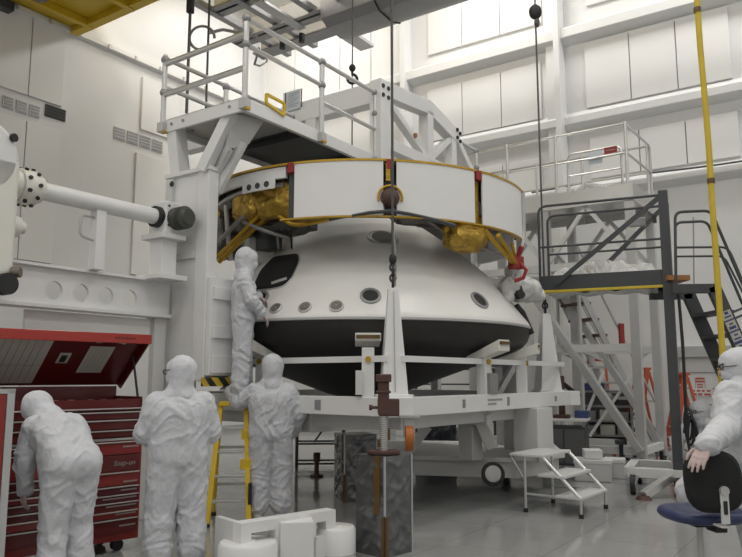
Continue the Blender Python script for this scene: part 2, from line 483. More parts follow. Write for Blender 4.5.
def shell_hit(px, py):
    d = ray(px, py); o = V((0, 0, CAMH)); t = 5.5
    prev = None
    while t < 12:
        p = o + d*t; rr = prof_r(p.z)
        if rr is not None and (V((p.x-CX, p.y-CY))).length <= rr:
            lo, hi = prev, t
            for _ in range(25):
                m_ = (lo+hi)/2; q = o+d*m_; r2 = prof_r(q.z)
                if r2 is not None and V((q.x-CX, q.y-CY)).length <= r2: hi = m_
                else: lo = m_
            q = o+d*hi; z = q.z
            dr = (prof_r(min(3.6, z+.02)) or .72) - (prof_r(max(2.15, z-.02)) or 2.25)
            rad = V((q.x-CX, q.y-CY, 0)).normalized()
            nrm = (rad*.04 + V((0, 0, -dr))).normalized()
            return q, nrm
        prev = t; t += .02
    return None, None
def port(px, py, r, cover, label):
    q, nrm = shell_hit(px, py); q = ls(q)
    s, u = frame_of(nrm)
    ax = M((s, u, nrm)).transposed()
    ringp = [(r*.74, -.02), (r*.74, .012), (r*.82, .022), (r, .014), (r*1.04, -.02)]
    o = MB().lathe(ringp, 24, q, axis=ax).build('port', LGREY if cover != DARK else MGREY, shell, smooth=True)
    o['label'] = label
    MB().disc(q - nrm*.02, nrm, r*.76, .024 if cover is DARK else .036, 20).build('port_cover', cover, o)
    if cover is BRONZE:
        mb = MB()
        for k in range(8):
            c = q + (s*cos(k*pi/4)+u*sin(k*pi/4))*r*.5 + nrm*.016
            mb.disc(c, nrm, r*.09, .006, 8)
        mb.disc(q+nrm*.016, nrm, r*.2, .008, 10)
        mb.build('cover_bolt', MGREY, o)
    return o
port(276, 308.5, .075, BRONZE, 'bronze-covered round port')
port(305, 307.5, .075, BRONZE, 'bronze-covered round port')
port(336.5, 306.5, .08, BRONZE, 'bronze-covered round port')
port(370.5, 296, .115, DARK, 'open dark round port')
port(479.5, 300.5, .125, DARK, 'open dark round port')
port(259.5, 299.5, .13, DARK, 'open dark round port under the hatch')
port(383, 238.2, .19, GREENP, 'green-grey flat round vent cover near the top')
# big rounded hatch: surface patch following the cone
def patch(poly, off, name, m, par, th=.03, rings=5):
    c = V((sum(p[0] for p in poly)/len(poly), sum(p[1] for p in poly)/len(poly)))
    pts = []
    N = len(poly)
    for k in range(rings+1):
        f = k/rings
        for p in poly:
            x = c.x+(p[0]-c.x)*f; y = c.y+(p[1]-c.y)*f
            q, nrm = shell_hit(x, y)
            pts.append(ls(q) + nrm*off)
    mb = MB(); vs = [mb.b.verts.new(p) for p in pts]
    for k in range(rings):
        for i in range(N):
            j = (i+1) % N
            try: mb.b.faces.new((vs[k*N+i], vs[k*N+j], vs[(k+1)*N+j], vs[(k+1)*N+i]))
            except ValueError: pass
    o = mb.build(name, m, par, smooth=True)
    md = o.modifiers.new('solid', 'SOLIDIFY'); md.thickness = th; md.offset = 0
    return o
def round_poly(pts, r=4, n=4):
    out = []
    N = len(pts)
    for k in range(N):
        a, p, b = V(pts[k-1]), V(pts[k]), V(pts[(k+1) % N])
        d0 = (a-p); d1 = (b-p)
        q0 = p+d0.normalized()*min(r, d0.length*.45); q1 = p+d1.normalized()*min(r, d1.length*.45)
        for i in range(n+1):
            t = i/n; q = q0*(1-t)**2+p*2*t*(1-t)+q1*t*t; out.append((q.x, q.y))
    return out
hp = round_poly([(253, 290.5), (261, 272), (274, 258), (298.5, 254.5), (299.5, 261), (291, 280), (283, 286.5), (270, 289)], 5)
ho = patch([(276+(x-276)*1.05, 273+(y-273)*1.06) for x, y in hp], .003, 'hatch_frame', LGREY, shell, .012)
hh = patch(hp, .012, 'hatch', BLACKF, shell, .02)
hh['label'] = 'large dark rounded hatch opening'
MB().beam(ls(shell_hit(272, 284.5)[0]) + V((0, -.03, .01)), ls(shell_hit(287, 279.5)[0]) + V((0, -.03, .01)), .02, .03).build('hatch_glint', LGREY, hh)  # pale bar standing in for a bright highlight inside the hatch
# -------- cruise stage ring
RR, RT, RB_ = 2.2, 3.90, 3.27
cs = MB().lathe(lz([(1.35, 3.62), (1.98, 3.62), (2.06, 3.70), (2.06, 3.83), (2.19, 3.86), (2.19, 3.89), (1.3, 3.90), (1.3, 3.62)]), 72, closed=True).build('cruise_stage', FOILD, sc, smooth=True, angle=35)
cs['label'] = 'ring-shaped stage of foil, struts and panels above the capsule'
MB().lathe(lz([(2.17, RT-.012), (2.225, RT-.012), (2.225, RT+.012), (2.17, RT+.012)]), 90, closed=True).build('top_rim', GOLDD, cs)
MB().lathe(lz([(2.15, RB_-.018), (2.215, RB_-.018), (2.215, RB_-.002), (2.15, RB_-.002)]), 40, closed=True, a0=-25, a1=69).build('lower_rim', GOLDD, cs)
def ringpanel(a0, a1):
    MB().lathe(lz([(2.195, RB_), (2.215, RB_), (2.215, RT-.012), (2.195, RT-.012)]), 14, closed=True, a0=a0, a1=a1).build('solar_panel', mat('panel_cover_white', (.85, .845, .835), .45, var=.01), cs, smooth=True, angle=30)
for a0, a1 in ((-20.4, 5.9), (9.8, 35.9), (39.3, 67.4)): ringpanel(a0, a1)
for k in range(6): ringpanel(69.6+30*k, 69.6+30*k+26.6)
for a in (7.85, 37.6, -21.6, 68.3):
    MB().beam(pol(a, 2.13, RB_), pol(a, 2.13, RT), .10, .06, up=pol(a, 1, ZB)).build('gap_bracket', GOLD if a == 37.6 else DGREY, cs)
    MB().beam(pol(a, 2.17, RT-.11), pol(a, 2.17, RT+.01), .085, .12, up=pol(a, 1, ZB)).build('red_cap', REDCAP, cs, bevel=.01)
# thruster at the first gap
t = MB().sphere(pol(7.85, 2.2, 3.47), .11, n=20).build('thruster_cover', RUST, cs, smooth=True)
MB().tube([pol(7.85+6*cos(k*pi/10)*.58, 2.225, 3.47+.135*sin(k*pi/10)) for k in range(-1, 12)], .014, 8).build('thruster_frame', GOLDD, cs, smooth=True)
MB().beam(pol(7.3, 2.2, 3.66), pol(7.3, 2.2, 3.86), .05, .05, up=pol(7.3, 1, ZB)).build('thruster_bracket', GOLD, cs)
MB().tube([pol(-3, 2.20, 3.265), pol(2, 2.225, 3.295), pol(7.85, 2.24, 3.315), pol(13, 2.225, 3.295), pol(20, 2.20, 3.265)], .02, 8).build('thruster_skirt', DGREY, cs, smooth=True)
# white top band at the open left side
MB().lathe(lz([(2.16, 3.75), (2.2, 3.75), (2.2, 3.88), (2.16, 3.88)]), 24, closed=True, a0=-92, a1=-23.5).build('top_band', WHITE, cs, smooth=True, angle=30)
mb = MB()
for a in (-37, -33.5, -30): mb.cyl(pol(a, 2.19, 3.70), pol(a, 2.222, 3.70), .036, n=14)
mb.build('bracket_hole', DGREY, cs)
MB().lathe(lz([(2.20, 3.64), (2.215, 3.64), (2.215, 3.76), (2.20, 3.76)]), 6, closed=True, a0=-40, a1=-27).build('hole_bracket', WHITE, cs)
MB().tube([pol(a, 2.08, 3.72 - .0006*(a+40)**2*.1) for a in range(-62, -22, 4)], .03, 8).build('light_tube', LGREY, cs, smooth=True)
# foil pods
def pod(phi, r, z, rad, scl, seed, m=GOLD, name='foil_pod', amp=.16):
    mb = MB(); bmesh.ops.create_icosphere(mb.b, subdivisions=5, radius=1)
    rot = M.Rotation(R(phi), 3, 'Z')
    for v in mb.b.verts:
        f = 1 + amp*(mn.noise(v.co*2.1+V((seed, 0, 0))) + .45*(.5-abs(mn.noise(v.co*4.5+V((0, seed, 0))))) + .3*(.5-abs(mn.noise(v.co*10+V((0, seed, 3))))))
        c = V((v.co.x*scl[0], v.co.y*scl[1], v.co.z*scl[2]))
        e = 3.2; L = max(1e-6, (abs(v.co.x)**e+abs(v.co.y)**e+abs(v.co.z)**e)**(1/e))
        v.co = pol(phi, r, z) + rot @ (c*(rad*f/L))
    return mb.build(name, m, cs, smooth=True, angle=60)
pod(-31, 1.86, 3.60, .30, (1.15, .7, .75), 1)
pod(-46, 1.86, 3.58, .30, (.9, .7, .66), 2)
pod(-23, 1.86, 3.56, .28, (.9, .6, .9), 3)
pod(-56, 1.75, 3.50, .26, (.7, .6, .9), 4, FOILD, 'dark_foil_pack')
pod(-66, 1.95, 3.30, .26, (.6, .6, 1.1), 5, FOILD, 'dark_foil_pack')
pod(-40, 1.55, 3.42, .36, (1.1, .6, .5), 6, FOILD, 'dark_foil_pack')
pod(-74, 1.95, 3.66, .20, (.7, .7, .8), 8, GOLD)
pod(36.5, 2.0, 3.185, .26, (1.0, .7, .8), 7)
pod(24, 1.78, 3.38, .24, (1.6, .6, .45), 9, FOILD, 'dark_foil_pack')
pod(50, 1.9, 3.36, .22, (1.2, .6, .5), 10, FOILD, 'dark_foil_pack')
def pb(pts): return [ls(P(*p)) for p in pts]
def strut(pts, w=.05, m=GOLDD, name='gold_strut', n=8): MB().tube(bend(pb(pts), .15), w, n).build(name, m, cs, smooth=True)
strut([(211, 263, 8.75), (238, 237, 8.55), (262, 212, 8.4), (277, 214, 8.3), (292, 226, 8.2), (312, 223, 8.12), (330, 219, 8.0)], .026)
strut([(219, 262, 8.85), (246, 236, 8.65), (266, 218, 8.5)], .03)
strut([(212, 246, 8.8), (213, 262, 8.75), (214, 276, 8.75)], .03, GOLDD)
strut([(222, 238, 8.75), (238, 222, 8.6), (250, 212, 8.5)], .03, MGREY, 'grey_strut')
strut([(243, 222, 8.5), (268, 232, 8.4), (288, 238, 8.5)], .022, MGREY, 'grey_strut')
strut([(226, 205, 8.8), (228, 236, 8.8), (231, 260, 8.9)], .03, LGREY, 'grey_strut')
strut([(330, 219, 8.0), (352, 214.5, 7.88), (400, 214, 7.8), (432, 219, 7.9), (455, 226, 8.0)], .026, DGREY, 'dark_strut')
strut([(484, 230, 8.3), (500, 248, 8.6), (513, 262, 8.9)], .035)
strut([(498, 235, 8.4), (508, 250, 8.7), (516, 264, 8.9)], .028)
strut([(512, 243, 8.8), (515, 256, 8.9), (518, 266, 9.0)], .02)
strut([(428, 221, 8.2), (455, 238, 8.5), (482, 248, 8.7), (502, 254, 8.8)], .02, MGREY, 'grey_strut')
# grey box under the left side, dark boxes behind
MB().cbox(ls(P(257, 253, 9.1)), (.34, .3, .32), R(30)).build('grey_box', WHITE2, cs, bevel=.01)
MB().cbox(ls(P(275, 244, 9.2)), (.12, .2, .3), R(25)).build('gold_box', GOLD, cs, bevel=.01)
for k, (a, r_, z, s) in enumerate(((-48, 1.6, 3.2, .22), (-62, 1.7, 3.1, .2), (-75, 1.9, 3.45, .24), (-30, 1.45, 3.4, .2), (30, 1.6, 3.42, .2), (55, 1.75, 3.2, .2), (62, 1.95, 3.5, .24))):
    MB().cbox(pol(a, r_, z), (s*1.3, s, s*1.1), R(a)).build('equipment_box', (DGREY, MGREY, FOILD)[k % 3], cs, bevel=.015)
for k in range(7):
    a = -28-8*k
    MB().tube([pol(a, 1.75, 3.62), pol(a-3, 1.7, 3.35), pol(a-5, 1.6, 3.05+.02*k)], .014, 6).build('hose', (DARK, MGREY)[k % 2], cs, smooth=True)
# red fitting at the right
q = ls(P(516, 263, 8.95))
MB().cbox(q, (.16, .14, .16), R(20)).cyl(q+V((.02,-.04,.08)), q+V((.06,-.1,.2)), .03).build('red_fitting', REDCAP, cs, bevel=.015)
MB().tube([q+V((.05, -.05, -.02)), q+V((.11, -.08, -.1)), q+V((.07, -.08, -.2)), q+V((-.04, -.08, -.24))], .025, 8).build('red_handle', REDCAP, cs, smooth=True)
MB().tube(bend(pb([(523, 193, 9.1), (524, 235, 9.12), (521, 252, 9.0)]), .1), .025, 8).build('edge_tube', LGREY, cs, smooth=True)

# plastic wrapped fitting on the right of the capsule
wf = thing('wrapped_fitting', 'fitting wrapped in clear white plastic beside the right rim of the capsule', 'fitting', P(521, 288, 9.35))
lw = local(wf)
mb = MB()
for px, py, Y, r_ in ((509, 287, 9.15, .14), (520, 288, 9.3, .19), (530, 291, 9.42, .16), (537, 295, 9.5, .12), (516, 272, 9.3, .15), (508, 297, 9.1, .09)):
    mb.sphere(lw(P(px, py, Y)), r_, n=16)
o = mb.build('plastic_wrap', PLASTIC, wf)
md = o.modifiers.new('rm', 'REMESH'); md.mode = 'VOXEL'; md.voxel_size = .022; md.use_smooth_shade = True
tx = bpy.data.textures.new('fold', 'CLOUDS'); tx.noise_scale = .12
md = o.modifiers.new('d', 'DISPLACE'); md.texture = tx; md.strength = .07
MB().cyl(lw(P(517, 293, 9.15)), lw(P(521, 292, 9.1)), .085, n=20).build('dark_collar', DARK, wf)
MB().tube([lw(P(a, b, 9.3+c)) for a, b, c in ((516, 306, -.1), (522, 313, -.05), (526, 322, 0), (531, 334, .02))], .045, 8).build('dark_cable', DARK, wf, smooth=True)

# ================================================================ HEXAGONAL STAND
st = thing('assembly_stand', 'white square steel stand carrying the capsule, with tapered lifting posts at its corners', 'stand', (CX, CY, 0))
lh = local(st)
def sp(phi, r, z): return V((r*sin(R(phi)), -r*cos(R(phi)), z))
HR = 2.88; H0 = 6.7
for k in range(4):
    a, b = H0+90*k, H0+90*(k+1)
    MB().beam(sp(a, HR, 1.215), sp(b, HR, 1.215), .20, .185).build('ring_beam', WHITE, st, bevel=.006)
    MB().beam(sp(a, HR-.40, 1.05), sp(b, HR-.40, 1.05), .26, .15).build('lower_beam', WHITE2, st, bevel=.006)  # duller white has the shade below the ring beams painted in
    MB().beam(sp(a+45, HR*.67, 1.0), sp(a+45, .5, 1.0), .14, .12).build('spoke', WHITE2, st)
for k in range(4):
    MB().cbox(sp(H0+90*k, HR-.02, 1.215), (.30, .30, .195), R(H0+90*k)).build('corner_block', WHITE, st, bevel=.008)
# posts on the beams with pads reaching the shield rim
def edge(k, s_, z, out=0):      # point at distance s_ from corner k along the side towards corner k+1
    p = sp(H0+90*k, HR, z); q = sp(H0+90*(k+1), HR, z)
    n_ = sp(H0+90*k+45, 1, 0)
    return p + (q-p).normalized()*s_ + n_*out
SL = HR*sqrt(2)
npost = 0
for k in range(4):
    for s_ in ((1.73, 2.69) if k % 2 == 0 else (SL-1.874, SL-.35)):
        e = edge(k, s_, 1.30); a = math.degrees(atan2(e.x, -e.y)); r_ = V((e.x, e.y)).length
        p_ = MB().beam(e - V((0,0,.0)), V((e.x, e.y, 1.80)), .125, .125, up=sp(a, 1, 0)).build('support_post', WHITE, st, bevel=.005)
        ro, ri = (2.36, 1.88) if r_ < 2.3 else (r_+.09, 2.17)
        zi, zo = (1.745, 1.90) if ri < 2 else (1.87, 1.915)
        th_ = .10 if ri < 2 else .05
        w_ = .10 if r_ < 2.3 else .13
        MB().hull([sp(a, ro, zo-th_)+sp(a+90, d, 0) for d in (-w_, w_)] + [sp(a, ri, zi-th_*.8)+sp(a+90, d, 0) for d in (w_, -w_)] +
                  [sp(a, ro, zo+.03)+sp(a+90, d, 0) for d in (-w_, w_)] + [sp(a, ri, zi)+sp(a+90, d, 0) for d in (w_, -w_)],
                  [(0,1,2,3),(4,5,6,7),(0,1,5,4),(1,2,6,5),(2,3,7,6),(3,0,4,7)]).build('rim_pad', CREAM, p_, bevel=.006)
        MB().beam(sp(a, ro+.005, zo-.01)+sp(a+90, -w_+.01, 0), sp(a, ro+.005, zo-.01)+sp(a+90, w_-.01, 0), .03, .035).build('pad_edge', TAPE, p_)
        MB().disc(V((e.x, e.y, 1.68))+sp(a, .065, 0), sp(a, 1, 0), .03, .02, 12).build('gold_bolt', GOLDD, p_)
        if k == 3 and s_ > 3: MB().cbox(V((e.x, e.y, 1.45))+sp(a, .07, 0)+sp(a+90, -.09, 0), (.07, .05, .24), R(a)).build('hinge_plate', WHITE2, p_)
        if k == 0 and s_ < 2: MB().cbox(V((e.x, e.y, 1.43))+sp(a, .08, 0)+sp(a+90, .05, 0), (.15, .05, .24), R(a)).build('hinge_plate', MGREY, p_)
    MB().beam(edge(k, .1, 1.685), edge(k, SL-.1, 1.685), .05, .062).build('thin_rail', WHITE, st)
# tapered lifting posts at three corners
PYR, PYT = 2.70, 2.40
for k, rr_ in ((0, PYR), (1, 2.60), (3, PYR)):
    a = H0+90*k
    wf_ = 1.22 if k == 1 else 1
    mb = MB().beam(sp(a, rr_, 1.30), sp(a, rr_, PYT), .27*wf_, .25*wf_, up=sp(a, 1, 0), w2=.10*wf_, h2=.09*wf_)
    py_ = mb.build('tapered_post', WHITE, st, bevel=.006)
    MB().beam(sp(a, rr_+.128, 1.36), sp(a, rr_+.046, PYT-.04), .012, .012).build('weld_seam', LGREY, py_)
    MB().cbox(sp(a, rr_, 1.318), (.36, .34, .03), R(a)).build('post_flange', WHITE, py_, bevel=.005)
# hand hole plates and stencils on the beams
q0, q1 = edge(0, 0, 1.22, .10), edge(0, SL, 1.22, .10)
nrm = sp(H0+45, 1, 0)
for f, sz in ((.27, (.05, .09)), (.52, (.05, .10)), (.85, (.05, .07))):
    q = q0.lerp(q1, f)
    MB().beam(q+nrm*.002-V((0,0,sz[1]/2)), q+nrm*.002+V((0,0,sz[1]/2)), sz[0], .012, up=nrm).build('hole_plate', MGREY, st)
for z, n_ in ((1.245, 7), (1.20, 4)):
    a_ = q0.lerp(q1, .40); b_ = q0.lerp(q1, .40+.012*n_); a_.z = b_.z = z
    MB().beam(a_+nrm*.001, b_+nrm*.001, .004, .024).build('stencil_line', SEAM, st)
q2, q3 = edge(3, SL, 1.22, .10), edge(3, 0, 1.22, .10); n2 = sp(H0-45, 1, 0)
q = q2.lerp(q3, .23) + n2*.002
MB().beam(q-V((0,0,.05)), q+V((0,0,.05)), .08, .01, up=n2).build('hole_plate', MGREY, st)
# lower cabinet-like box under the left beam
a_ = lh(Zp(303, 431, .92)); b_ = lh(Zp(365, 427, .92))
MB().beam(V((a_.x, a_.y, 1.03)), V((b_.x, b_.y, 1.03)), .25, .24).build('side_box', WHITE2, st, bevel=.006)
# vertical columns and braces down to the dolly
mb = MB()
def col_(px, pyb, Y, w, ztop, zb): 
    p = P(px, 420, Y); q = lh(V((p.x, p.y, zb))); r = lh(V((p.x, p.y, ztop)))
    MB().beam(q, r, w, w, up=V((.7, -.7, 0))).build('column', WHITE2, st, bevel=.008)
col_(533, 0, 9.35, .36, 1.12, .46)
col_(470, 0, 9.45, .22, 1.0, .46)
col_(520, 0, 10.6, .34, 2.3, .46)
col_(506, 0, 11.4, .22, 2.2, .46)
MB().beam(lh(P(402, 458, 9.7)), lh(P(428, 426, 9.7)), .12, .12).build('brace', WHITE2, st)
MB().beam(lh(P(492, 448, 9.3)), lh(P(478, 418, 9.3)), .10, .14).build('brace', WHITE2, st)
MB().beam(lh(P(497, 395, 10.3)), lh(P(516, 362, 10.5)), .08, .08).build('brace', WHITE, st)
MB().beam(lh(P(408, 386, 10.6)), lh(P(478, 352, 10.6)), .06, .09).build('brace', WHITE, st)
# transport dolly as the lower deck
cd = Zp(520, 458, .48)
dw = math.atan2(-.33, 1.44)
du = V((-cos(dw), -sin(dw), 0)); dv = V((-sin(dw), cos(dw), 0))
c_ = V((cd.x, cd.y, 0))
pts = [c_, c_+du*2.3, c_+du*2.3+dv*2.2, c_+dv*2.2+V((.5, .2, 0)), c_+dv*.5+V((.62, .1, 0))]
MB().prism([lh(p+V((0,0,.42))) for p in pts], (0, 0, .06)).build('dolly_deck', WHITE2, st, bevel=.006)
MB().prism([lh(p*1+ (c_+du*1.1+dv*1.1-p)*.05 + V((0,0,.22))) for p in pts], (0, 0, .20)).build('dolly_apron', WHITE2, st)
for p in (c_+du*2.1, c_+dv*2.0+du*.3, c_+du*2.1+dv*2.0):
    q = lh(p + dv*.25); 
    w_l = MB().cyl(q+V((-.05,0,.17)), q+V((.05,0,.17)), .17, n=24).build('dolly_wheel', DARK, st, smooth=True)
    MB().cyl(q+V((-.06,0,.17)), q+V((.06,0,.17)), .11, n=20).build('wheel_hub', WHITE2, w_l, smooth=True)
q = lh(P(493, 474, 9.0))
w_l = MB().lathe([(.10, -.03), (.135, -.025), (.145, 0), (.135, .025), (.10, .03)], 30, q, axis=M.Rotation(R(80), 3, 'X')).build('front_wheel', DARK, st, smooth=True)
MB().cyl(q+V((0,-.02,0)), q+V((0,.12,0)), .102, n=26).build('wheel_hub', WHITE2, w_l, smooth=True, bevel=.008)
# hanging caster near the front corner
q = lh(P(409, 416, 6.95)); q.z = 1.135
cs_ = MB().cbox(q, (.20, .16, .03)).cbox(q+V((0, 0, -.05)), (.10, .10, .08)).build('caster_plate', LGREY, st, bevel=.004)
cw = q + V((0, 0, -.2))
MB().cyl(cw+V((-.035,0,0)), cw+V((.035,0,0)), .125, n=24).build('caster_wheel', WHEEL, cs_, smooth=True)
MB().beam(cw+V((.05,0,0)), q+V((.05,0,-.05)), .012, .07).beam(cw+V((-.05,0,0)), q+V((-.05,0,-.05)), .012, .07).build('caster_fork', LGREY, cs_)
KS = .934; TZ = -CAMH*(1-KS)/KS
# ================================================================ TOWER + OVERHEAD DECK
tw = thing('support_tower', 'tall white steel tower with an overhead railed deck reaching above the capsule', 'tower', (-1.92, 8.3, 0), ROOMA)
lt = local(tw)
MB().box((-.76, .02, 1.46), (-.20, .28, 3.97)).build('column', WHITE, tw, bevel=.008)
MB().box((-.76, -.02, TZ), (-.55, .40, 1.47)).build('column_base', WHITE, tw, bevel=.008)
MB().box((-.20, -.0, 1.46), (.0, .16, 3.99)).box((-.20, .16, 1.46), (-.02, .43, 2.68)).build('corner_column', WHITE, tw, bevel=.01)
mb = MB().box((-.74, -.03, 2.2), (-.62, .02, 3.93)).box((-.62, -.02, 2.9), (-.2, .02, 2.98)).box((-.62, -.03, 1.47), (-.2, .02, 1.62))
mb.build('stiffener', WHITE2, tw, bevel=.004)
MB().box((-.78, -.02, 3.95), (.02, .30, 4.0)).build('cap_plate', WHITE, tw, bevel=.004)
fl_ = MB().box((.0, .02, 1.52), (.07, .47, 2.66)).box((.07, .05, 1.55), (.10, .46, 1.75)).box((.07, .05, 1.95), (.10, .46, 2.1)).box((.07,.05,2.4),(.10,.46,2.55)).build('side_flange', WHITE, tw, bevel=.006)
mb = MB()
for z in (1.66, 2.06, 2.45): mb.disc((.001+.07, .10, z), (1, 0, 0), .03, .012, 12)
mb.disc((-.62, -.03, 3.86), (0, -1, 0), .035, .012, 12)
for z in (1.7, 2.0, 2.6): mb.disc((-.68, -.03, z), (0, -1, 0), .022, .012, 10)
mb.build('bolt_head', DARK, tw)
MB().box((-.02, -.01, 1.40), (.10, .48, 1.50)).build('hazard_band', HAZ, tw)
# struts to the deck
mb = MB()
MB().beam((-.62, .1, 3.98), (-.70, .06, 4.64), .16, .18).build('strut', WHITE, tw, bevel=.004)
MB().beam(lt(P(203, 171, 8.36)), lt(P(232, 112, 8.2)), .13, .13).build('strut', WHITE, tw, bevel=.004)
MB().beam(lt(P(217, 192, 8.52)), lt(P(243, 142, 8.38)), .09, .10).build('strut', WHITE, tw, bevel=.004)
MB().beam((-.40, .34, 3.98), (-.45, .6, 4.64), .12, .12).build('strut', WHITE2, tw, bevel=.004)
gp = [lt(P(a, b, Y)) for a, b, Y in ((233, 113, 8.2), (264, 121, 8.45), (249, 144, 8.42), (226, 150, 8.28))]
MB().prism(gp, (-.03, .0, 0)).build('gusset', WHITE2, tw)
MB().beam(lt(P(212, 181, 8.5)), lt(P(229, 148, 8.3)), .07, .10).build('strut', WHITE2, tw, bevel=.004)
DKX0, DKX1, DKY1 = -.735, .54, 6.0
MB().box((DKX0, 0, 4.68), (DKX1, DKY1, 4.74)).build('deck', LGREY, tw)
mb = MB()
mb.box((DKX0, -.04, 4.60), (DKX1, .0, 4.76)).box((DKX1-.0, -.04, 4.60), (DKX1+.05, DKY1, 4.76)).box((DKX0-.05, -.04, 4.60), (DKX0, DKY1, 4.76)).box((DKX0, DKY1, 4.6), (DKX1, DKY1+.04, 4.76))
mb.build('fascia', WHITE, tw, bevel=.005)
mb = MB()
for y in (1.1, 2.2, 3.3, 4.4, 5.4): mb.box((DKX0, y-.05, 4.60), (DKX1, y+.05, 4.68))
mb.build('deck_joist', DGREY, tw)
MB().box((DKX0, .95, 4.66), (DKX1, DKY1, 4.679)).build('underside_shade', DGREY, tw)  # dark sheet standing in for the shade under the far deck
mb = MB()
for x in (-.6, -.2, .1): mb.disc((x, .3+.1*x, 4.68), (0, 0, -1), .025, .02, 10)
for x in (-.66, -.45, .35): mb.disc((x, -.04, 4.69), (0, -1, 0), .02, .012, 8)
mb.build('deck_bolt', MGREY, tw)
# rails
PR = .034
def post(x, y, z1=5.74): 
    o = MB().cyl((x, y, 4.62), (x, y, z1), PR, n=10).build('rail_post', ALU, tw, smooth=True)
    MB().box((x-.05, y-.05, 4.6), (x+.05, y+.05, 4.72)).build('post_socket', LGREY, o)
    MB().box((x+.03, y-.04, 4.585), (x+.06, y+.04, 4.615)).build('toe_clip', GOLDD, o)
    for z in ((5.70, 5.38) if x > 0 else (5.56, 5.12)):
        MB().sphere((x, y, z), .055, n=10).build('rail_clamp', MGREY, o, smooth=True)
X1, X0 = DKX1+.07, DKX0-.07
post(X1, -.06); post(X0, -.06, 5.62); post(X1, 1.36); post(X1, 2.62); post(X0, 1.0, 5.62); post(X0, 2.4, 5.62); post(X1, 4.9); post(X1, 5.95)
def rail(a, b, r=.03): MB().tube([a, b], r, 8).build('rail', ALU, tw, smooth=True)
rail((X0, -.06, 5.50), (X1, -.06, 5.52), .036); rail((X0, -.06, 5.09), (X1, -.06, 5.10), .036)
rail((X0, -.06, 5.58), (X0, 2.4, 5.58)); rail((X0, -.06, 5.2), (X0, 2.4, 5.2))
rail((X1, -.06, 5.70), (X1, 2.66, 5.70)); rail((X1, -.06, 5.38), (X1, 1.36, 5.38)); rail((X1, 1.36, 5.14), (X1, 2.62, 5.14))
rail((X1, 4.9, 5.70), (X1, 6.0, 5.70)); rail((X1, 4.9, 5.2), (X1, 6.0, 5.2))
# cross beam and truss above the deck
TX = .62
MB().box((-3.6, 2.62, 5.56), (TX, 2.84, 5.88)).build('cross_beam', WHITE, tw, bevel=.008)
MB().box((-.72, 2.62, 4.7), (-.52, 2.84, 5.56)).build('truss_post', WHITE, tw, bevel=.006)
MB().box((TX-.1, 2.60, 4.62), (TX+.1, 2.86, 5.9)).build('truss_post', WHITE, tw, bevel=.006)
for y, z in ((2.66, 5.80), (2.8, 5.80), (2.66, 5.66), (2.8, 5.66), (5.0, 5.81), (5.1, 5.77), (5.0, 5.67), (5.1, 5.63)):
    MB().disc((TX+.09, y, z), (1, 0, 0), .033, .025, 10).build('node_bolt', DARK, tw)
def ch(a, b, w, h, n='truss_chord'): MB().beam(a, b, w, h).build(n, WHITE, tw, bevel=.006)
ch((TX, 2.8, 5.80), (TX, 4.12, 5.93), .18, .24); ch((TX, 4.08, 5.93), (TX, 5.1, 5.70), .18, .24)
ch((TX, 2.7, 4.98), (TX, 5.9, 5.02), .17, .18)
ch((TX, 4.09, 5.03), (TX, 4.09, 5.86), .18, .18, 'truss_post')
ch((TX, 4.92, 5.03), (TX, 4.92, 5.72), .16, .16, 'truss_post')
ch((TX, 2.85, 5.68), (TX, 4.0, 5.1), .12, .10, 'truss_diagonal'); ch((TX, 4.15, 5.08), (TX, 4.86, 5.62), .12, .10, 'truss_diagonal')
ch((TX, 5.1, 5.68), (TX, 6.0, 4.98), .12, .12, 'truss_diagonal')
MB().disc((TX+.06, 3.62, 5.32), (1, 0, 0), .04, .03, 10).build('amber_plug', WOOD, tw)
# placard and yellow frame
q = min((lt(P(294, 97, 8+.02*i)) for i in range(250)), key=lambda p: abs(p.y-2.60))
pl = MB().beam(q-V((.04,.0,.16)), q+V((-.04,.0,.16)), .34, .02, up=V((0, -1, 0))).build('placard', LBLUE, tw)
pl['label'] = 'pale blue printed placard'
mb = MB()
nx = V((0, -1, 0)); sx = V((0,0,1)).cross(nx).normalized()
for i in range(8):
    c = q + nx*.012 + sx*(.0) + V((0, 0, .11-i*.03)); mb.beam(c-sx*.11, c+sx*(.11-.05*(i % 3)), .004, .007)
mb.build('print_rows', MGREY, pl)
mb = MB()
for s_ in (-.165, .165): mb.beam(q+nx*.012+sx*s_-V((0,0,.15)), q+nx*.012+sx*s_+V((0,0,.15)), .02, .006, up=nx)
mb.build('placard_edge', TAPE, pl)
q = lt(P(275, 111.5, 8.72)); q.x = DKX1+.055; q.y -= .27
mb = MB()
for a, b in (((0,-.16,.08),(0,.16,.07)), ((0,-.16,-.03),(0,.16,-.09)), ((0,-.16,.08),(0,-.16,-.03)), ((0,.16,.07),(0,.16,-.09))):
    mb.beam(q+V(a), q+V(b), .03, .03)
mb.build('yellow_frame', YEL, tw)

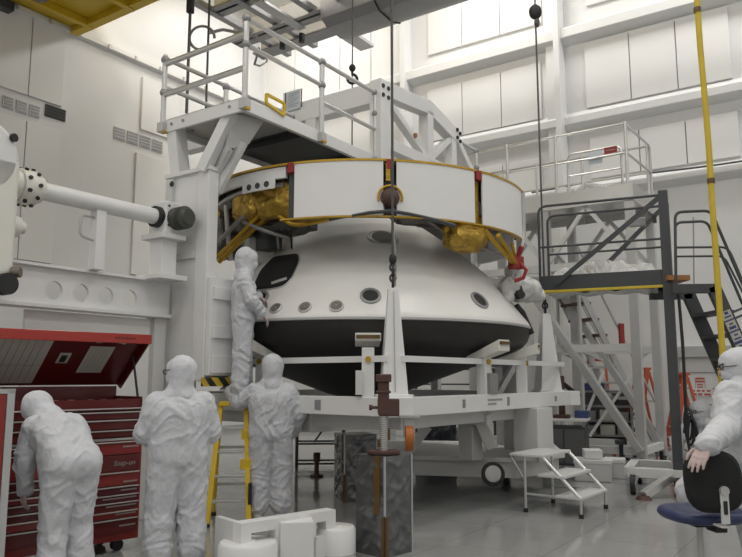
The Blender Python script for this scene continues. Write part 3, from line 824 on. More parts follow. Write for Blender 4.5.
# ================================================================ BEARING SHAFT AND ITS BEAM (left)
td = thing('shaft_stand', 'white horizontal bearing shaft on a long beam with round holes, left of the tower', 'machine', (-1.92, 8.3, 0), ROOMA)
AX, AZ = -.45, 3.36
HS = .17
MB().cyl((AX, -1.66-HS, AZ), (AX, -.30, AZ), .092, n=24).build('shaft', WHITE, td, smooth=True)
MB().cyl((AX, -.42, AZ), (AX, -.34, AZ), .125, n=24).build('shaft_collar', DARK, td, smooth=True)
bl = MB().box((AX-.17, -.36, AZ-.2), (AX+.13, -.1, AZ+.19)).build('bearing_block', WHITE, td, bevel=.02)
mb = MB()
for y in (-.31, -.15):
    for z in (AZ+.13, AZ+.05, AZ-.1): mb.disc((AX+.13, y, z), (1, 0, 0), .014, .01, 8)
mb.build('block_bolt', DARK, bl)
MB().box((AX-.22, -.42, AZ-.26), (AX+.18, -.08, AZ-.2)).build('block_plate', WHITE, td, bevel=.005)
MB().cyl((AX+.13, -.2, AZ-.01), (AX+.30, -.2, AZ-.01), .135, n=24).cyl((AX+.30, -.2, AZ-.01), (AX+.36, -.2, AZ-.01), .135, .09, n=24).build('motor', MOTOR, td, smooth=True, angle=50)
MB().box((AX-.13, -.36, 2.64), (AX+.09, -.14, AZ-.26)).build('block_post', WHITE, td, bevel=.006)
MB().box((AX-.24, -.46, 2.62), (AX+.2, -.06, 2.68)).build('post_foot', WHITE, td, bevel=.005)
mb = MB().cyl((AX, -1.66-HS, AZ), (AX, -1.72-HS, AZ), .135, n=28).cyl((AX, -1.72-HS, AZ), (AX, -1.90-HS, AZ), .175, n=28).cyl((AX, -1.9-HS, AZ), (AX, -2.02-HS, AZ), .15, n=28)
hb = mb.build('hub', CREAM, td, smooth=True, bevel=.008)
for k in range(9):
    a = k*2*pi/9
    for y in (-1.76, -1.86):
        a2 = a + (.35 if y < -1.8 else 0); d = V((cos(a2), 0, sin(a2)))
        MB().disc(V((AX, y-HS, AZ)) + d*.175, d, .02, .02, 10).build('hub_bolt', DARK, hb)
hs = MB().box((-.86, -2.92, 2.4), (-.16, -2.19, 3.55)).build('housing', CREAM, td, bevel=.06, seg=4)
MB().cyl((-.86, -2.57, 3.5), (-.16, -2.57, 3.5), .36, n=32).build('housing_dome', WHITE, td, smooth=True, bevel=.04)
MB().disc((-.16, -2.3, 3.72), (1, .3, 0), .04, .03, 14).build('dark_port', DARK, hs)
MB().cyl((AX, -2.02-HS, 2.95), (AX, -1.86-HS, 2.95), .13, .10, n=20).cyl((AX, -1.86-HS, 2.95), (AX, -1.8-HS, 2.95), .06, n=14).build('lower_bearing', CREAM, td, smooth=True, bevel=.006)
MB().cyl((-.2, -2.29, 2.34), (-.08, -2.29, 2.34), .10, n=18).build('housing_knob', DARK, td, smooth=True)
MB().cyl((-.16, -2.22, 2.46), (-.1, -2.17, 2.46), .05, n=14).build('brass_fitting', BRONZE, td, smooth=True)
MB().box((AX-.07, -1.2, 2.64), (AX+.05, -1.08, AZ-.06)).build('shaft_prop', WHITE, td, bevel=.004)
MB().tube(bend([(AX, -1.2, 3.2), (AX, -1.36, 3.2), (AX, -1.36, 2.98), (AX, -1.2, 2.95)], .06), .014, 6).build('prop_handle', LGREY, td, smooth=True)
# beam with holes
def holed(y0, y1, z0, z1, holes, x0, x1):
    mb = MB()
    cuts = [y0] + [ (a[0]+b[0])/2 for a, b in zip(holes, holes[1:])] + [y1]
    for (hy, hz, hr), a, b in zip(holes, cuts, cuts[1:]):
        N = 32; rings = {}
        for x in (x0, x1):
            inn = []; out = []
            for i in range(N):
                t = 2*pi*(i+.5)/N; c, s = cos(t), sin(t)
                inn.append(mb.b.verts.new((x, hy+hr*c, hz+hr*s)))
                fy = ((b-hy) if c > 0 else (hy-a))/max(1e-6, abs(c)); fz = ((z1-hz) if s > 0 else (hz-z0))/max(1e-6, abs(s))
                f = min(fy, fz); out.append([hy+f*c, hz+f*s])
            # snap to the corners
            for cy, cz in ((a, z0), (a, z1), (b, z0), (b, z1)):
                k = min(range(N), key=lambda i: (out[i][0]-cy)**2+(out[i][1]-cz)**2); out[k] = [cy, cz]
            out = [mb.b.verts.new((x, p[0], p[1])) for p in out]
            rings[x] = (inn, out)
            for i in range(N):
                j = (i+1) % N; mb.b.faces.new((inn[i], inn[j], out[j], out[i]))
        for i in range(N):
            j = (i+1) % N
            mb.b.faces.new((rings[x0][0][i], rings[x0][0][j], rings[x1][0][j], rings[x1][0][i]))
            mb.b.faces.new((rings[x0][1][i], rings[x0][1][j], rings[x1][1][j], rings[x1][1][i]))
    return mb
def on_x(px, py, x):     # pixel -> (y, z) on local plane x
    d = ray(px, py); o = V((0,0,CAMH)); k = V((-1.92, 8.3, 0)) + VV*x
    t = (k-o).dot(VV)/d.dot(VV); p = lt(o+d*t); return p.y, p.z
hl = []
for px, py, r in ((54, 290.5, 9.5), (81, 293, 9), (106, 296, 8.7), (130, 298.5, 8.5)):
    y, z = on_x(px, py, -.56); y2, z2 = on_x(px, py-r, -.56); hl.append((y, z, abs(z2-z)))
zt_ = on_x(100, 275, -.56)[1]; zb_ = on_x(100, 309, -.56)[1]
holed(-3.2, -.06, zb_, zt_, hl, -.60, -.56).build('holed_beam', WHITE, td)
MB().box((-.74, -3.2, zb_-.04), (-.50, -.06, zb_)).box((-.74, -3.2, zt_), (-.50, -.06, zt_+.03)).build('beam_flange', WHITE, td, bevel=.004)
ya = on_x(25, 318, -.62)[0]; yb = on_x(150, 330, -.62)[0]
MB().box((-.66, ya, 1.2), (-.62, yb, zb_-.06)).build('skirt_panel', PANEL, td, bevel=.004)
MB().box((-.75, -.24, TZ), (-.58, -.07, zb_)).build('beam_leg', WHITE2, td, bevel=.006)
MB().box((-.75, -3.1, TZ), (-.58, -2.93, zb_)).build('beam_leg', WHITE2, td, bevel=.006)

def settle(root):
    """the tower group was measured for a nominal distance; build it at its real, nearer place"""
    m = M.Translation((0, 0, CAMH*(1-KS))) @ M.Scale(KS, 4)
    for o in root.children_recursive: o.data.transform(m)
    root.location = (root.location.x*KS, root.location.y*KS, 0)
settle(tw); settle(td)
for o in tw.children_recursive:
    if o.name.split('.')[0] in ('deck', 'fascia', 'deck_joist', 'underside_shade', 'deck_bolt', 'rail_post', 'post_socket', 'toe_clip', 'rail_clamp', 'rail', 'cross_beam', 'truss_post', 'truss_chord', 'truss_diagonal', 'node_bolt', 'amber_plug', 'placard', 'print_rows', 'placard_edge', 'yellow_frame'):
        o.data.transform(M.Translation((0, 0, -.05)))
# ================================================================ CRANES AND HANGING LINES
def rthing(name, label, cat, x, y, z, group=None):
    return thing(name, label, cat, KO + VV*x + UU*y + V((0, 0, z)), ROOMA, group)
yc = rthing('crane_bridge', 'yellow overhead crane girder in the upper left corner', 'crane', 0, -6.6, 9.65)
MB().box((.12, -9, .18), (9, 0, 1.2)).build('girder', YELC, yc, bevel=.02)
for x in (.7, 2.2, 3.7, 5.2, 6.7): MB().box((x, -9, 0), (x+.14, -.05, .18)).build('cross_rib', YELC, yc, bevel=.01)
for y in (-.25, -2.2, -3.4, -5.6, -7.6): MB().box((.12, y, .02), (9, y+.22, .18)).build('girder_flange', YELC, yc, bevel=.01)
MB().box((.0, -9, -.12), (.30, -1.7, .1)).build('end_truck', DGREY, yc, bevel=.01)
MB().box((1.1, -2.1, -.1), (1.7, -1.5, .15)).cyl((1.4, -1.8, -.25), (1.4, -1.8, -.1), .12).build('trolley_box', BRONZE, yc, bevel=.02)
gc = rthing('bridge_crane', 'grey overhead bridge crane with slatted girders, top centre', 'crane', 3.2, -3.43, 9.5)
MB().box((0, -.08, 0), (20, .0, .55)).box((0, -.38, 0), (20, 0, .05)).build('girder', MGREY, gc, bevel=.01)
MB().box((0, -1.05, 0), (20, -.97, .5)).box((0, -1.15, 0), (20, -.75, .05)).build('girder', MGREY, gc, bevel=.01)
MB().box((.6, -2.25, 0.1), (20, -2.17, .6)).box((.6, -2.4, .1), (20, -1.98, .15)).build('girder', MGREY, gc, bevel=.01)
for x in (.5, 1.35, 2.4, 3.2): MB().box((x, -2.9, .06), (x+.16, .35, .2)).build('cross_member', MGREY, gc, bevel=.008)
MB().box((2.3, .0, .02), (2.7, 1.05, .1)).build('access_plate', LGREY, gc)
MB().box((1.75, -2.2, -.02), (2.0, -.7, .04)).build('cable_tray', LGREY, gc)
for x in (1.1, 1.7): MB().cyl((x, -.5, -.2), (x, -.5, 0), .07, n=12).build('hanger_wheel', DARK, gc, smooth=True)
hsg = MB()
pr = [(-.95, -.0), (-.9, -.22), (-.7, -.36), (-.2, -.40), (.1, -.30), (.2, -.05), (.2, .4), (-.95, .4)]
hsg.prism([(2.8, y-.25, z) for y, z in pr], (5.2, 0, 0)).build('hoist_housing', MGREY, gc, smooth=True, angle=25)
MB().tube([(4.2, y-.25, z) for y, z in [(a*1.01, b*1.02-.005) for a, b in pr[:6]]], .02, 6).build('housing_seam', DARK, gc)
hc = MB().tube([(.45, -.6, -.02), (.1, -.4, -.3), (-.02, -.1, -.2), (.05, .1, -.02), (.3, -.2, .0)], .03, 6).build('hose_loop', MGREY, gc, smooth=True)
# hanging lines: (pixel top, pixel bottom, depth, radius)
def line(name, label, px, pyb, Y, r, m, cat, top=12.9, zbot=None, parts=(), g=None):
    p = P(px, pyb, Y); z0 = p.z if zbot is None else zbot
    t = thing(name, label, cat, (p.x, p.y, z0), 0, g)
    MB().cyl((0, 0, 0), (0, 0, top-z0), r, n=8).build('line', m, t, smooth=True)
    return t, z0
t, z0 = line('hanging_cable', 'dark cable hanging behind the left end of the deck railing', 186.5, 113, 12.4, .028, STEEL, 'cable', g=None)
zc_ = P(191, 6, 12.4).z - z0
MB().cyl((0,0,zc_-.12), (0,0,zc_+.25), .075, n=10).build('connector', DARK, t, smooth=True)
t, z0 = line('drop_cable', 'thin dark cable hanging from a loop below the grey crane, behind the deck railing', 206, 108, 13.0, .022, STEEL, 'cable', top=P(213, 42, 13.0).z+1.2)
hz = P(213, 38, 13.0).z - z0
MB().tube(arc((-.12, 0, hz), .24, 0, 330, 22, (1, 0, 0), (0, 0, 1)), .028, 6).build('cable_loop', MGREY, t, smooth=True)
MB().tube([(.0, 0, hz+.1), (.25, .1, hz+.22), (.6, .2, hz+.2), (.9, .2, hz+.12)], .03, 6).build('cable_tail', MGREY, t, smooth=True)
def hook(t, z, s=1, m=DARK):
    MB().sphere((0, 0, z), .05*s, (1, .8, 1.2), 12).build('swivel', m, t, smooth=True)
    MB().tube([(0, 0, z-.04*s), (.0, 0, z-.1*s)] + arc((0, 0, z-.17*s), .07*s, 90, -190, 14, (1, 0, 0), (0, 0, 1)), .022*s, 8).build('hook', m, t, smooth=True)
t, z0 = line('lift_cable', 'steel lift cable in the middle, hooked to the front tapered post', 394, 292, 7.09, .014, STEEL, 'cable', g='lift cables to the tapered posts')
q = CC + sp(H0, PYR, PYT); t.location = (q.x, q.y, PYT)
for k in range(4):
    MB().tube(arc((0, 0, .05+.055*k), .03, 0, 360, 12, V((1,0,0)) if k % 2 else V((0,1,0)), (0, 0, 1.25)), .011, 6).build('chain_link', DARK, t, smooth=True)
MB().sphere((0, 0, .30), .042, (1, .8, 1.5), 10).build('turnbuckle', DARK, t, smooth=True)
MB().tube([(.02, 0, .02), (.028, 0, .2), (.02, 0, .45), (0, 0, .62)], .012, 6).build('sling', MGREY, t, smooth=True)
t, z0 = line('lift_cable', 'steel lift cable on the right, hooked to the right tapered post beside the wrapped fitting', 541, 315, 8.5, .014, STEEL, 'cable', g='lift cables to the tapered posts')
q = CC + sp(H0+90, 2.60, PYT); t.location = (q.x, q.y, PYT)
for k in range(3):
    MB().tube(arc((0, 0, .06+.06*k), .036, 0, 360, 12, V((1,0,0)) if k % 2 else V((0,1,0)), (0, 0, 1.25)), .014, 6).build('chain_link', DARK, t, smooth=True)
zz = P(533, 12, q.y).z - PYT
MB().sphere((0, 0, zz), .10, (1, .8, 1.2), 12).build('hook_block', DARK, t, smooth=True)
MB().sphere((.02, 0, zz-.17), .045, (1, .8, 1.8), 12).build('shackle', STEEL, t, smooth=True)
t, z0 = line('lift_cable', 'thin lift cable with a small hook behind the cross beam above the deck', 352, 156, 12.2, .012, STEEL, 'cable', g=None)
hook(t, P(351, 68, 12.2).z - z0, 1.2)
# yellow strap with slight drift
pts = [(696.5, -40), (697, 0), (700, 45), (705, 100), (709, 150), (712, 200), (715.5, 250), (719, 300), (722, 345), (724, 385), (725, 420)]
Yst = 8.6
b0 = P(725, 420, Yst)
ys = thing('yellow_hose', 'long yellow hose hanging from above down past the right stairs', 'hose', b0)
lq = local(ys)
top = P(696.5, -40, Yst); hi_ = [V((top.x-.05, Yst, 12.9))]
MB().tube([lq(p) for p in hi_ + [P(a, b, Yst) for a, b in pts]], .036, 10).build('hose', YELS, ys, smooth=True)
for a, b in ((711, 181), (697.3, 10)):
    p = lq(P(a, b, Yst)); MB().cyl(p-V((0,0,.03)), p+V((0,0,.03)), .046, n=12).build('band', TAPE, ys, smooth=True)
p = lq(P(724, 384, Yst)); MB().cbox(p, (.11, .09, .4)).build('pendant_box', YELS, ys, bevel=.02)
MB().disc(p+V((-.02, -.045, .05)), (0, -1, 0), .03, .02, 12).build('button', DARK, ys)
# ================================================================ WHITE WORK PLATFORM (upper right)
wp = thing('work_platform', 'white railed work platform on a lattice scaffold behind the dark grey platform', 'platform', (4.4, 12.0, 0), ROOMA)
lp = local(wp)
PX0, PD, PZ = -3.3, 1.5, 4.77
MB().box((PX0, 0, 4.62), (.06, PD, PZ)).build('deck', ALU, wp, bevel=.005)
mb = MB().box((PX0, -.03, 4.50), (.06, .0, 4.80)).box((PX0, PD, 4.50), (.06, PD+.03, 4.80)).box((.06, -.03, 4.50), (.09, PD+.03, 4.80)).box((PX0-.03, 0, 4.5), (PX0, PD, 4.8))
mb.build('edge_beam', ALU, wp, bevel=.004)
def rl(pts, r=.022, n='rail', m=ALU): return MB().tube(bend(pts, .12), r, 8).build(n, m, wp, smooth=True)
rl([(PX0, .0, 5.86), (.0, .0, 5.86)]); rl([(PX0, .0, 5.34), (.0, .0, 5.34)])
rl([(PX0, PD, 5.86), (-.0, PD, 5.86)]); rl([(PX0, PD, 5.34), (.0, PD, 5.34)])
rl([(.0, .0, 5.86), (.05, PD+.02, 5.86), (.05, PD+.02, 4.6)]); rl([(.0, .0, 5.34), (.05, PD, 5.34)])
for x in (PX0, -2.2, -1.25, 0):
    for y in (0, PD): MB().cyl((x, y, 4.5), (x, y, 5.9), .03, n=10).build('rail_post', ALU, wp, smooth=True)
rl([(-1.05, .06, 4.8), (-1.05, .06, 5.50), (-.10, .06, 5.50), (-.10, .06, 4.8)], .024, 'gate_frame'); rl([(-1.05, .06, 5.1), (-.10, .06, 5.1)], .018, 'gate_bar')
sgn = MB().box((-.38, .02, 5.39), (-.16, .035, 5.50)).build('red_sign', REDCAP, wp)
sgn['label'] = 'small dark red sign on the gate'
MB().box((-.35, .015, 5.435), (-.19, .02, 5.45)).build('print', MGREY, sgn)
MB().box((-.66, .03, 5.24), (-.42, .045, 5.46)).build('pale_card', LBLUE, wp)
MB().tube([(-1.0, .2, 4.85), (-.8, .3, 4.95), (-.5, .3, 4.88), (-.3, .4, 4.86)], .05, 8).build('cloth_roll', PLASTIC, wp, smooth=True)
# lattice under the deck
for x in (-3.0, -1.5, .0):
    for y in (.05, PD-.05):
        MB().beam((x, y, .12), (x, y, 4.5), .15, .13, up=V((0, 1, 0))).build('leg', LGREY, wp, bevel=.005)
for y in (.05, PD-.05):
    for z in (3.45, 2.0): MB().beam((-3.0, y, z), (.0, y, z), .10, .13).build('girt', WHITE2, wp)
    for x in (-3.0, -1.5):
        MB().beam((x, y, 3.5), (x+.75, y, 4.5), .07, .07).build('lattice_bar', WHITE2, wp)
        MB().beam((x+1.5, y, 3.5), (x+.75, y, 4.5), .07, .07).build('lattice_bar', WHITE2, wp)
for x in (-3, -1.5, 0): MB().beam((x, .05, 3.45), (x, PD-.05, 3.45), .08, .10).build('cross_bar', WHITE2, wp); MB().beam((x, .05, .3), (x, PD-.05, .3), .1, .12).build('cross_bar', WHITE2, wp)
MB().beam((-1.9, .0, 3.2), (.0, .0, .3), .17, .12).build('long_brace', LGREY, wp, bevel=.005)
MB().beam((-1.9, PD-.05, 3.4), (.0, PD-.05, .3), .15, .11).build('long_brace', LGREY, wp, bevel=.005)
MB().beam((-.0, PD-.05, 2.2), (-1.3, PD-.05, .4), .035, .05).build('thin_brace', WHITE, wp)
MB().beam((-.55, .0, 1.6), (-1.15, .0, .25), .035, .045).build('thin_brace', WHITE, wp)
MB().beam((-3.0, .05, .3), (.0, .05, .3), .1, .12).build('base_beam', WHITE2, wp)
MB().beam((-3.0, PD-.05, .3), (.0, PD-.05, .3), .1, .12).build('base_beam', WHITE2, wp)
for x in (-3, 0):
    for y in (.05, PD-.05): MB().cyl((x-.03, y, .11), (x+.03, y, .11), .11, n=18).build('caster', DARK, wp, smooth=True)

# ================================================================ DARK GREY PLATFORM
dp = thing('access_platform', 'dark grey railed platform with diagonal braces and a yellow edge, right of the capsule', 'platform', (3.95, 9.5, 0), -R(24.4))
W_, D_ = 1.68, .68
MB().box((-W_, 0, 2.76), (0, D_, 2.80)).build('deck', DGREY, dp)
MB().box((-W_, -.03, 2.72), (0, 0, 2.93)).build('toe_board', DGREY, dp, bevel=.004)
MB().box((-W_, D_, 2.72), (0, D_+.03, 2.93)).build('toe_board', DGREY, dp, bevel=.004)
MB().box((-W_-.02, -.05, 2.685), (0, -.0, 2.722)).build('yellow_edge', YELS, dp, bevel=.006)
def crail(y, dx=0):
    r = MB().tube(bend([(-W_+dx, y, 2.85), (-W_+dx, y, 3.95), (-.02, y, 3.95)], .12), .019, 8).build('guard_rail', DGREY, dp, smooth=True)
    MB().tube([(-W_+dx, y, 3.35), (-.02, y, 3.35)], .016, 8).build('mid_bar', DGREY, r, smooth=True)
crail(0); crail(D_)
MB().box((-.06, -.08, 0), (.06, .06, 4.0)).build('main_post', DGREY, dp, bevel=.006)
MB().box((-.05, D_-.05, 0.1), (.05, D_+.07, 3.98)).build('rear_post', DGREY, dp, bevel=.006)
MB().beam((-.02, -.05, 3.93), (-W_+.22, -.05, 2.80), .045, .06).build('diagonal_brace', DGREY, dp)
MB().beam((-.02, D_-.02, 3.93), (-W_+.5, D_-.02, 2.82), .045, .06).build('diagonal_brace', DGREY, dp)
MB().cbox((-.12, -.02, 3.62), (.05, .05, .1)).build('latch', DARK, dp)
MB().cbox((-.36, .3, 3.66), (.22, .06, .12)).build('lamp_box', MGREY, dp, bevel=.01)
# crumpled white sheet on the deck
mb = MB(); N = 44; K = 10; vs = []
for i in range(N+1):
    for j in range(K+1):
        x = -W_+.04+(W_-.1)*i/N; y = .02+(D_-.06)*j/K
        e = min(1, min(i, N-i)/4, (min(j, K-j)+1)/3)
        z = 2.81 + e*(.25+.11*mn.noise(V((x*3.2, y*3, 1)))+.06*mn.noise(V((x*9, y*8, 4))))
        vs.append(mb.b.verts.new((x, y, z)))
for i in range(N):
    for j in range(K):
        a = i*(K+1)+j; mb.b.faces.new((vs[a], vs[a+1], vs[a+K+2], vs[a+K+1]))
sh = mb.build('plastic_sheet', PLASTIC, None, smooth=True)
sh.location = dp.location; sh.rotation_euler = dp.rotation_euler
tag(sh, 'crumpled white plastic sheet lying on the dark grey platform', 'sheet')
mb = MB(); vs = []
for i in range(37):
    for j in range(4):
        x = -W_+.06+(W_-.2)*i/36; y = .03+j*.2
        vs.append(mb.b.verts.new((x, y, 2.70-.02*j*0+.04*mn.noise(V((x*5, y*6, 2))) - .03*sin(i*.6)*.5)))
for i in range(36):
    for j in range(3):
        a = i*4+j; mb.b.faces.new((vs[a], vs[a+1], vs[a+5], vs[a+4]))
o = mb.build('underside_film', PLASTIC, dp, smooth=True)
o.modifiers.new('s', 'SOLIDIFY').thickness = .01
# base frame with casters
MB().beam((-.62, -.02, .27), (.1, -.02, .27), .14, .12).build('base_beam', WHITE2, dp, bevel=.005)
MB().beam((-.62, D_+.3, .27), (.1, D_+.3, .27), .14, .12).build('base_beam', WHITE2, dp, bevel=.005)
MB().beam((-.6, -.02, .28), (-.6, D_+.3, .28), .12, .10).build('base_beam', WHITE2, dp)
MB().beam((0, -.02, .28), (0, D_+.3, .28), .12, .10).build('base_beam', WHITE2, dp)
for x, y in ((-.55, -.12), (.0, -.2), (-.55, D_+.3), (.05, D_+.3)):
    c = MB().cyl((x-.03, y, .125), (x+.03, y, .125), .125, n=22).build('caster', DARK, dp, smooth=True)
    MB().cyl((x-.035, y, .125), (x+.035, y, .125), .05, n=16).beam((x, y, .13), (x+.04, y+.04, .24), .08, .03).build('caster_hub', LGREY, c, smooth=True)
MB().beam((-.08, -.12, .25), (-.4, -.5, .05), .10, .10).build('outrigger', ALU, dp, bevel=.006)
MB().cyl((-.4, -.5, .0), (-.4, -.5, .05), .10, .07, n=16).build('outrigger_foot', RUST, dp, smooth=True)
MB().tube(bend([(.12, -.02, 2.7), (.14, -.06, 1.9), (.13, -.05, 1.0), (.1, -.12, .8)], .2), .02, 6).build('cable', DARK, dp, smooth=True)
hc = MB()
for k in range(5):
    hc.tube(arc((.15+.012*k, -.14-.02*k, .92-.05*k), .15+.012*k, 0, 360, 20, (.30, -.1, 0), (0, 0, 1.35)), .014, 6)
hco = hc.build('hose_coil', DARK, None, smooth=True); hco.location = dp.location; hco.rotation_euler = dp.rotation_euler
tag(hco, 'dark hose coil hanging on the dark grey main post', 'hose')

# ================================================================ STEEP STAIR (far right)
ss = thing('steep_stair', 'dark steel stair with double handrails going down at the right edge', 'stairs', (4.75, 9.2, 0))
lS = local(ss)
def q_(px, py, Y): return lS(P(px, py, Y))
for Y in (9.25, 10.0):
    a = q_(672, 289, 9.25); b = q_(713, 288.5, 9.25); c = q_(742, 352, 9.25)
    d = (c-b); foot = b + d*((b.z)/(b.z-c.z))*.985
    off = V((.0, Y-9.25, 0))
    s_ = MB().beam(a+off, b+off+V((.05,0,0)), .08, .12).beam(b+off+V((0,0,.03)), foot+off, .08, .17).build('stringer', DGREY, ss, bevel=.005)
    if Y < 9.5:
        mb = MB()
        e0 = b + d*.36; e1 = b + d*1.05
        nn = V((d.z, 0, -d.x)).normalized()
        MBx = MB().beam(e0-V((0,.043,0)), e1-V((0,.043,0)), .006, .13, up=nn)
        lb = MBx.build('label_strip', PAPER, s_)
        lb['label'] = 'white strip with blue print'
        for i in range(12):
            f = .05+.9*i/11
            p = e0.lerp(e1, f)-V((0,.048,0))
            w = .025+.02*((i*7) % 3)
            mb.beam(p-nn*w, p+nn*w, .004, .02 if i % 4 else .035, up=d)
        mb.build('blue_marks', BLUET, lb)
    stp = b+off
for i in range(1, 9):
    p = b + d.normalized()*(.32*i)
    if p.z < .1: break
    MB().box((p.x-.1, .03, p.z-.02), (p.x+.13, .78, p.z+.02)).build('tread', DGREY, ss)
def hr(pts, r=.02): MB().tube(bend(pts, .10), r, 8).build('handrail', DGREY, ss, smooth=True)
for (Y, top, kn, endy, midy) in ((9.25, 212, 711, 283, 247.5), (10.0, 222.5, 707, 303, 256.5)):
    hr([q_(676, 288, Y), q_(675, top, Y), q_(kn, top-1.5, Y), q_(742, endy, Y), q_(775, endy+68, Y)])
    hr([q_(676, midy, Y), q_(kn+17, midy-.5, Y), q_(748, midy+46, Y)], .015)
for (Y, ey) in ((9.25, 283), (10.0, 303)):
    e_ = q_(775, ey+68, Y); f_ = V((b.x + (b.z-(e_.z-.55))*(c.x-b.x)/(b.z-c.z), e_.y, e_.z-.55)); hr([e_, V((f_.x, f_.y, f_.z))])
hr([q_(724, 316, 9.25), q_(745, 307, 9.25)], .015); hr([q_(724, 323, 9.25), q_(747, 313, 9.25)], .015)
MB().box(q_(668, 280, 9.35), q_(690, 275, 9.35)+V((0,.5,0))).build('landing_board', WOOD, ss)
cdt = MB().cyl(P(694, 284, 11.5), P(693.3, 217, 11.5), .012, n=8).build('thin_rod', MGREY, ss, smooth=True)
cdt.data.transform(M.Translation(-V(ss.location)))

# ================================================================ BACKGROUND THINGS
def ladder(name, label, base, h, w, spread, rz, m, group=None, treads=6, top=True):
    t = thing(name, label, 'ladder', base, rz, group)
    for s in (-1, 1):
        MB().beam((s*w/2, 0, 0.02), (s*w*.32, spread*.5, h), .05, .095, up=V((0,1,0))).build('front_rail', m, t, bevel=.003)
        MB().beam((s*w/2, spread, 0.02), (s*w*.32, spread*.55, h-.05), .028, .05, up=V((0,1,0))).build('rear_rail', m, t, bevel=.003)
        MB().cbox((s*w/2, 0, .02), (.05, .09, .04)).build('foot', DARK, t); MB().cbox((s*w/2, spread, .02), (.05, .07, .04)).build('foot', DARK, t)
    for k in range(1, treads+1):
        f = k/(treads+1); ww = w*(1-f)+w*.64*f
        MB().cbox((0, spread*.5*f-.0, h*f), (ww, .085, .025)).build('step', ALU, t, bevel=.003)
    for k in (.3, .65):
        ww = w*(1-k)+w*.64*k
        MB().beam((-ww/2, spread-spread*.45*k, (h-.05)*k), (ww/2, spread-spread*.45*k, (h-.05)*k), .02, .03).build('rear_brace', ALU, t)
    if top: MB().cbox((0, spread*.5, h+.02), (w*.72, .17, .05)).build('top_cap', m, t, bevel=.008)
    return t
ladder('step_ladder', 'leftmost orange step ladder, behind the grey shelving unit', G(601, 450.5), 1.85, .55, .8, R(-15), ORG, 'orange step ladders')
ladder('step_ladder', 'orange step ladder half hidden behind the front vertical scaffold leg', G(629, 456), 1.65, .45, .8, R(-75), ORG, 'orange step ladders')
ladder('step_ladder', 'orange step ladder just left of the dark grey main post', G(668, 459), 1.55, .5, .7, R(-95), ORG, 'orange step ladders', 7)
# rolling stair
rs = thing('rolling_stair', 'light metal stair with dark treads behind the white scaffold', 'stairs', (4.75, 14.2, 0), R(20))
for s in (-.35, .35):
    MB().beam((-1.0, s, 3.2), (.7, s, .1), .04, .12).build('stringer', LGREY, rs)
    MB().beam((-1.0, s, 4.0), (.7, s, .95), .03, .03).build('handrail', LGREY, rs)
    MB().beam((-1.0, s, 0.05), (-1.0, s, 4.0), .05, .05, up=V((0,1,0))).build('upright', LGREY, rs)
    MB().beam((-1.0, s, 2.0), (-.2, s, 1.7), .04, .04).build('brace', LGREY, rs)
for k in range(11):
    f = k/10; MB().cbox((-1.0+1.7*f, 0, 3.2-3.0*f), (.22, .68, .05)).build('tread', RUST if k < 4 else ALU, rs)
MB().cbox((-.1, -.4, 2.3), (.10, .05, .45)).build('red_strap', REDCAP, rs)
# wire shelving units
def rack(name, label, loc, w, d, h, rz, levels, m, r=.016, group=None):
    t = thing(name, label, 'shelf', loc, rz, group)
    for x in (-w/2, w/2):
        for y in (0, d): MB().cyl((x, y, 0), (x, y, h), r, n=8).build('upright', m, t, smooth=True)
    for z in levels:
        mb = MB().box((-w/2, -.01, z-.015), (w/2, .01, z+.015)).box((-w/2, d-.01, z-.015), (w/2, d+.01, z+.015))
        for k in range(9): mb.box((-w/2+w*k/8-.006, 0, z-.006), (-w/2+w*k/8+.006, d, z+.006))
        mb.build('wire_shelf', m, t)
    return t
g = G(320, 470)
bk = rack('wire_rack', 'low black wire rack on the floor beneath the left side of the white stand', (g.x, g.y, 0), .78, .5, 1.02, R(4), (.1, .42, .72, 1.0), DGREY, .02)
MB().beam((.3, -.02, 1.0), (-.1, -.02, .45), .02, .03).build('diagonal_bar', DGREY, bk)
t = thing('screw_jack', 'brown screw jack standing in front of the black wire rack', 'jack', G(318, 474)+V((0, -.3, 0)))
MB().cyl((0,0,0), (0,0,.03), .10, n=20).build('base', RUST, t, smooth=True)
MB().cyl((0,0,.03), (0,0,.32), .035, n=16).build('column', RUST, t, smooth=True)
MB().cyl((0,0,.22), (0,0,.36), .055, n=18).build('head', RUST, t, smooth=True, bevel=.01)
g = G(452, 447)
r2 = rack('wire_rack', 'tall dark shelving with blue bins seen under the stand', (g.x, g.y, 0), 1.9, .5, 1.7, R(-20), (.15, .55, .95, 1.35, 1.68), DGREY, .03)
m4 = M.Translation(r2.location) @ r2.rotation_euler.to_matrix().to_4x4()
def on(root, p): return root.location + root.rotation_euler.to_matrix() @ V(p)
def loose_box(name, label, cat, loc, s, rz, m, group=None, lid=None):
    o = thing(name, label, cat, loc, rz, group)
    MB().box((-s[0]/2, -s[1]/2, 0), (s[0]/2, s[1]/2, s[2])).build('body', m, o, bevel=.012)
    if lid is not None: MB().box((-s[0]/2-.012, -s[1]/2-.012, s[2]-.05), (s[0]/2+.012, s[1]/2+.012, s[2]+.01)).build('lid', lid, o, bevel=.008)
    return o
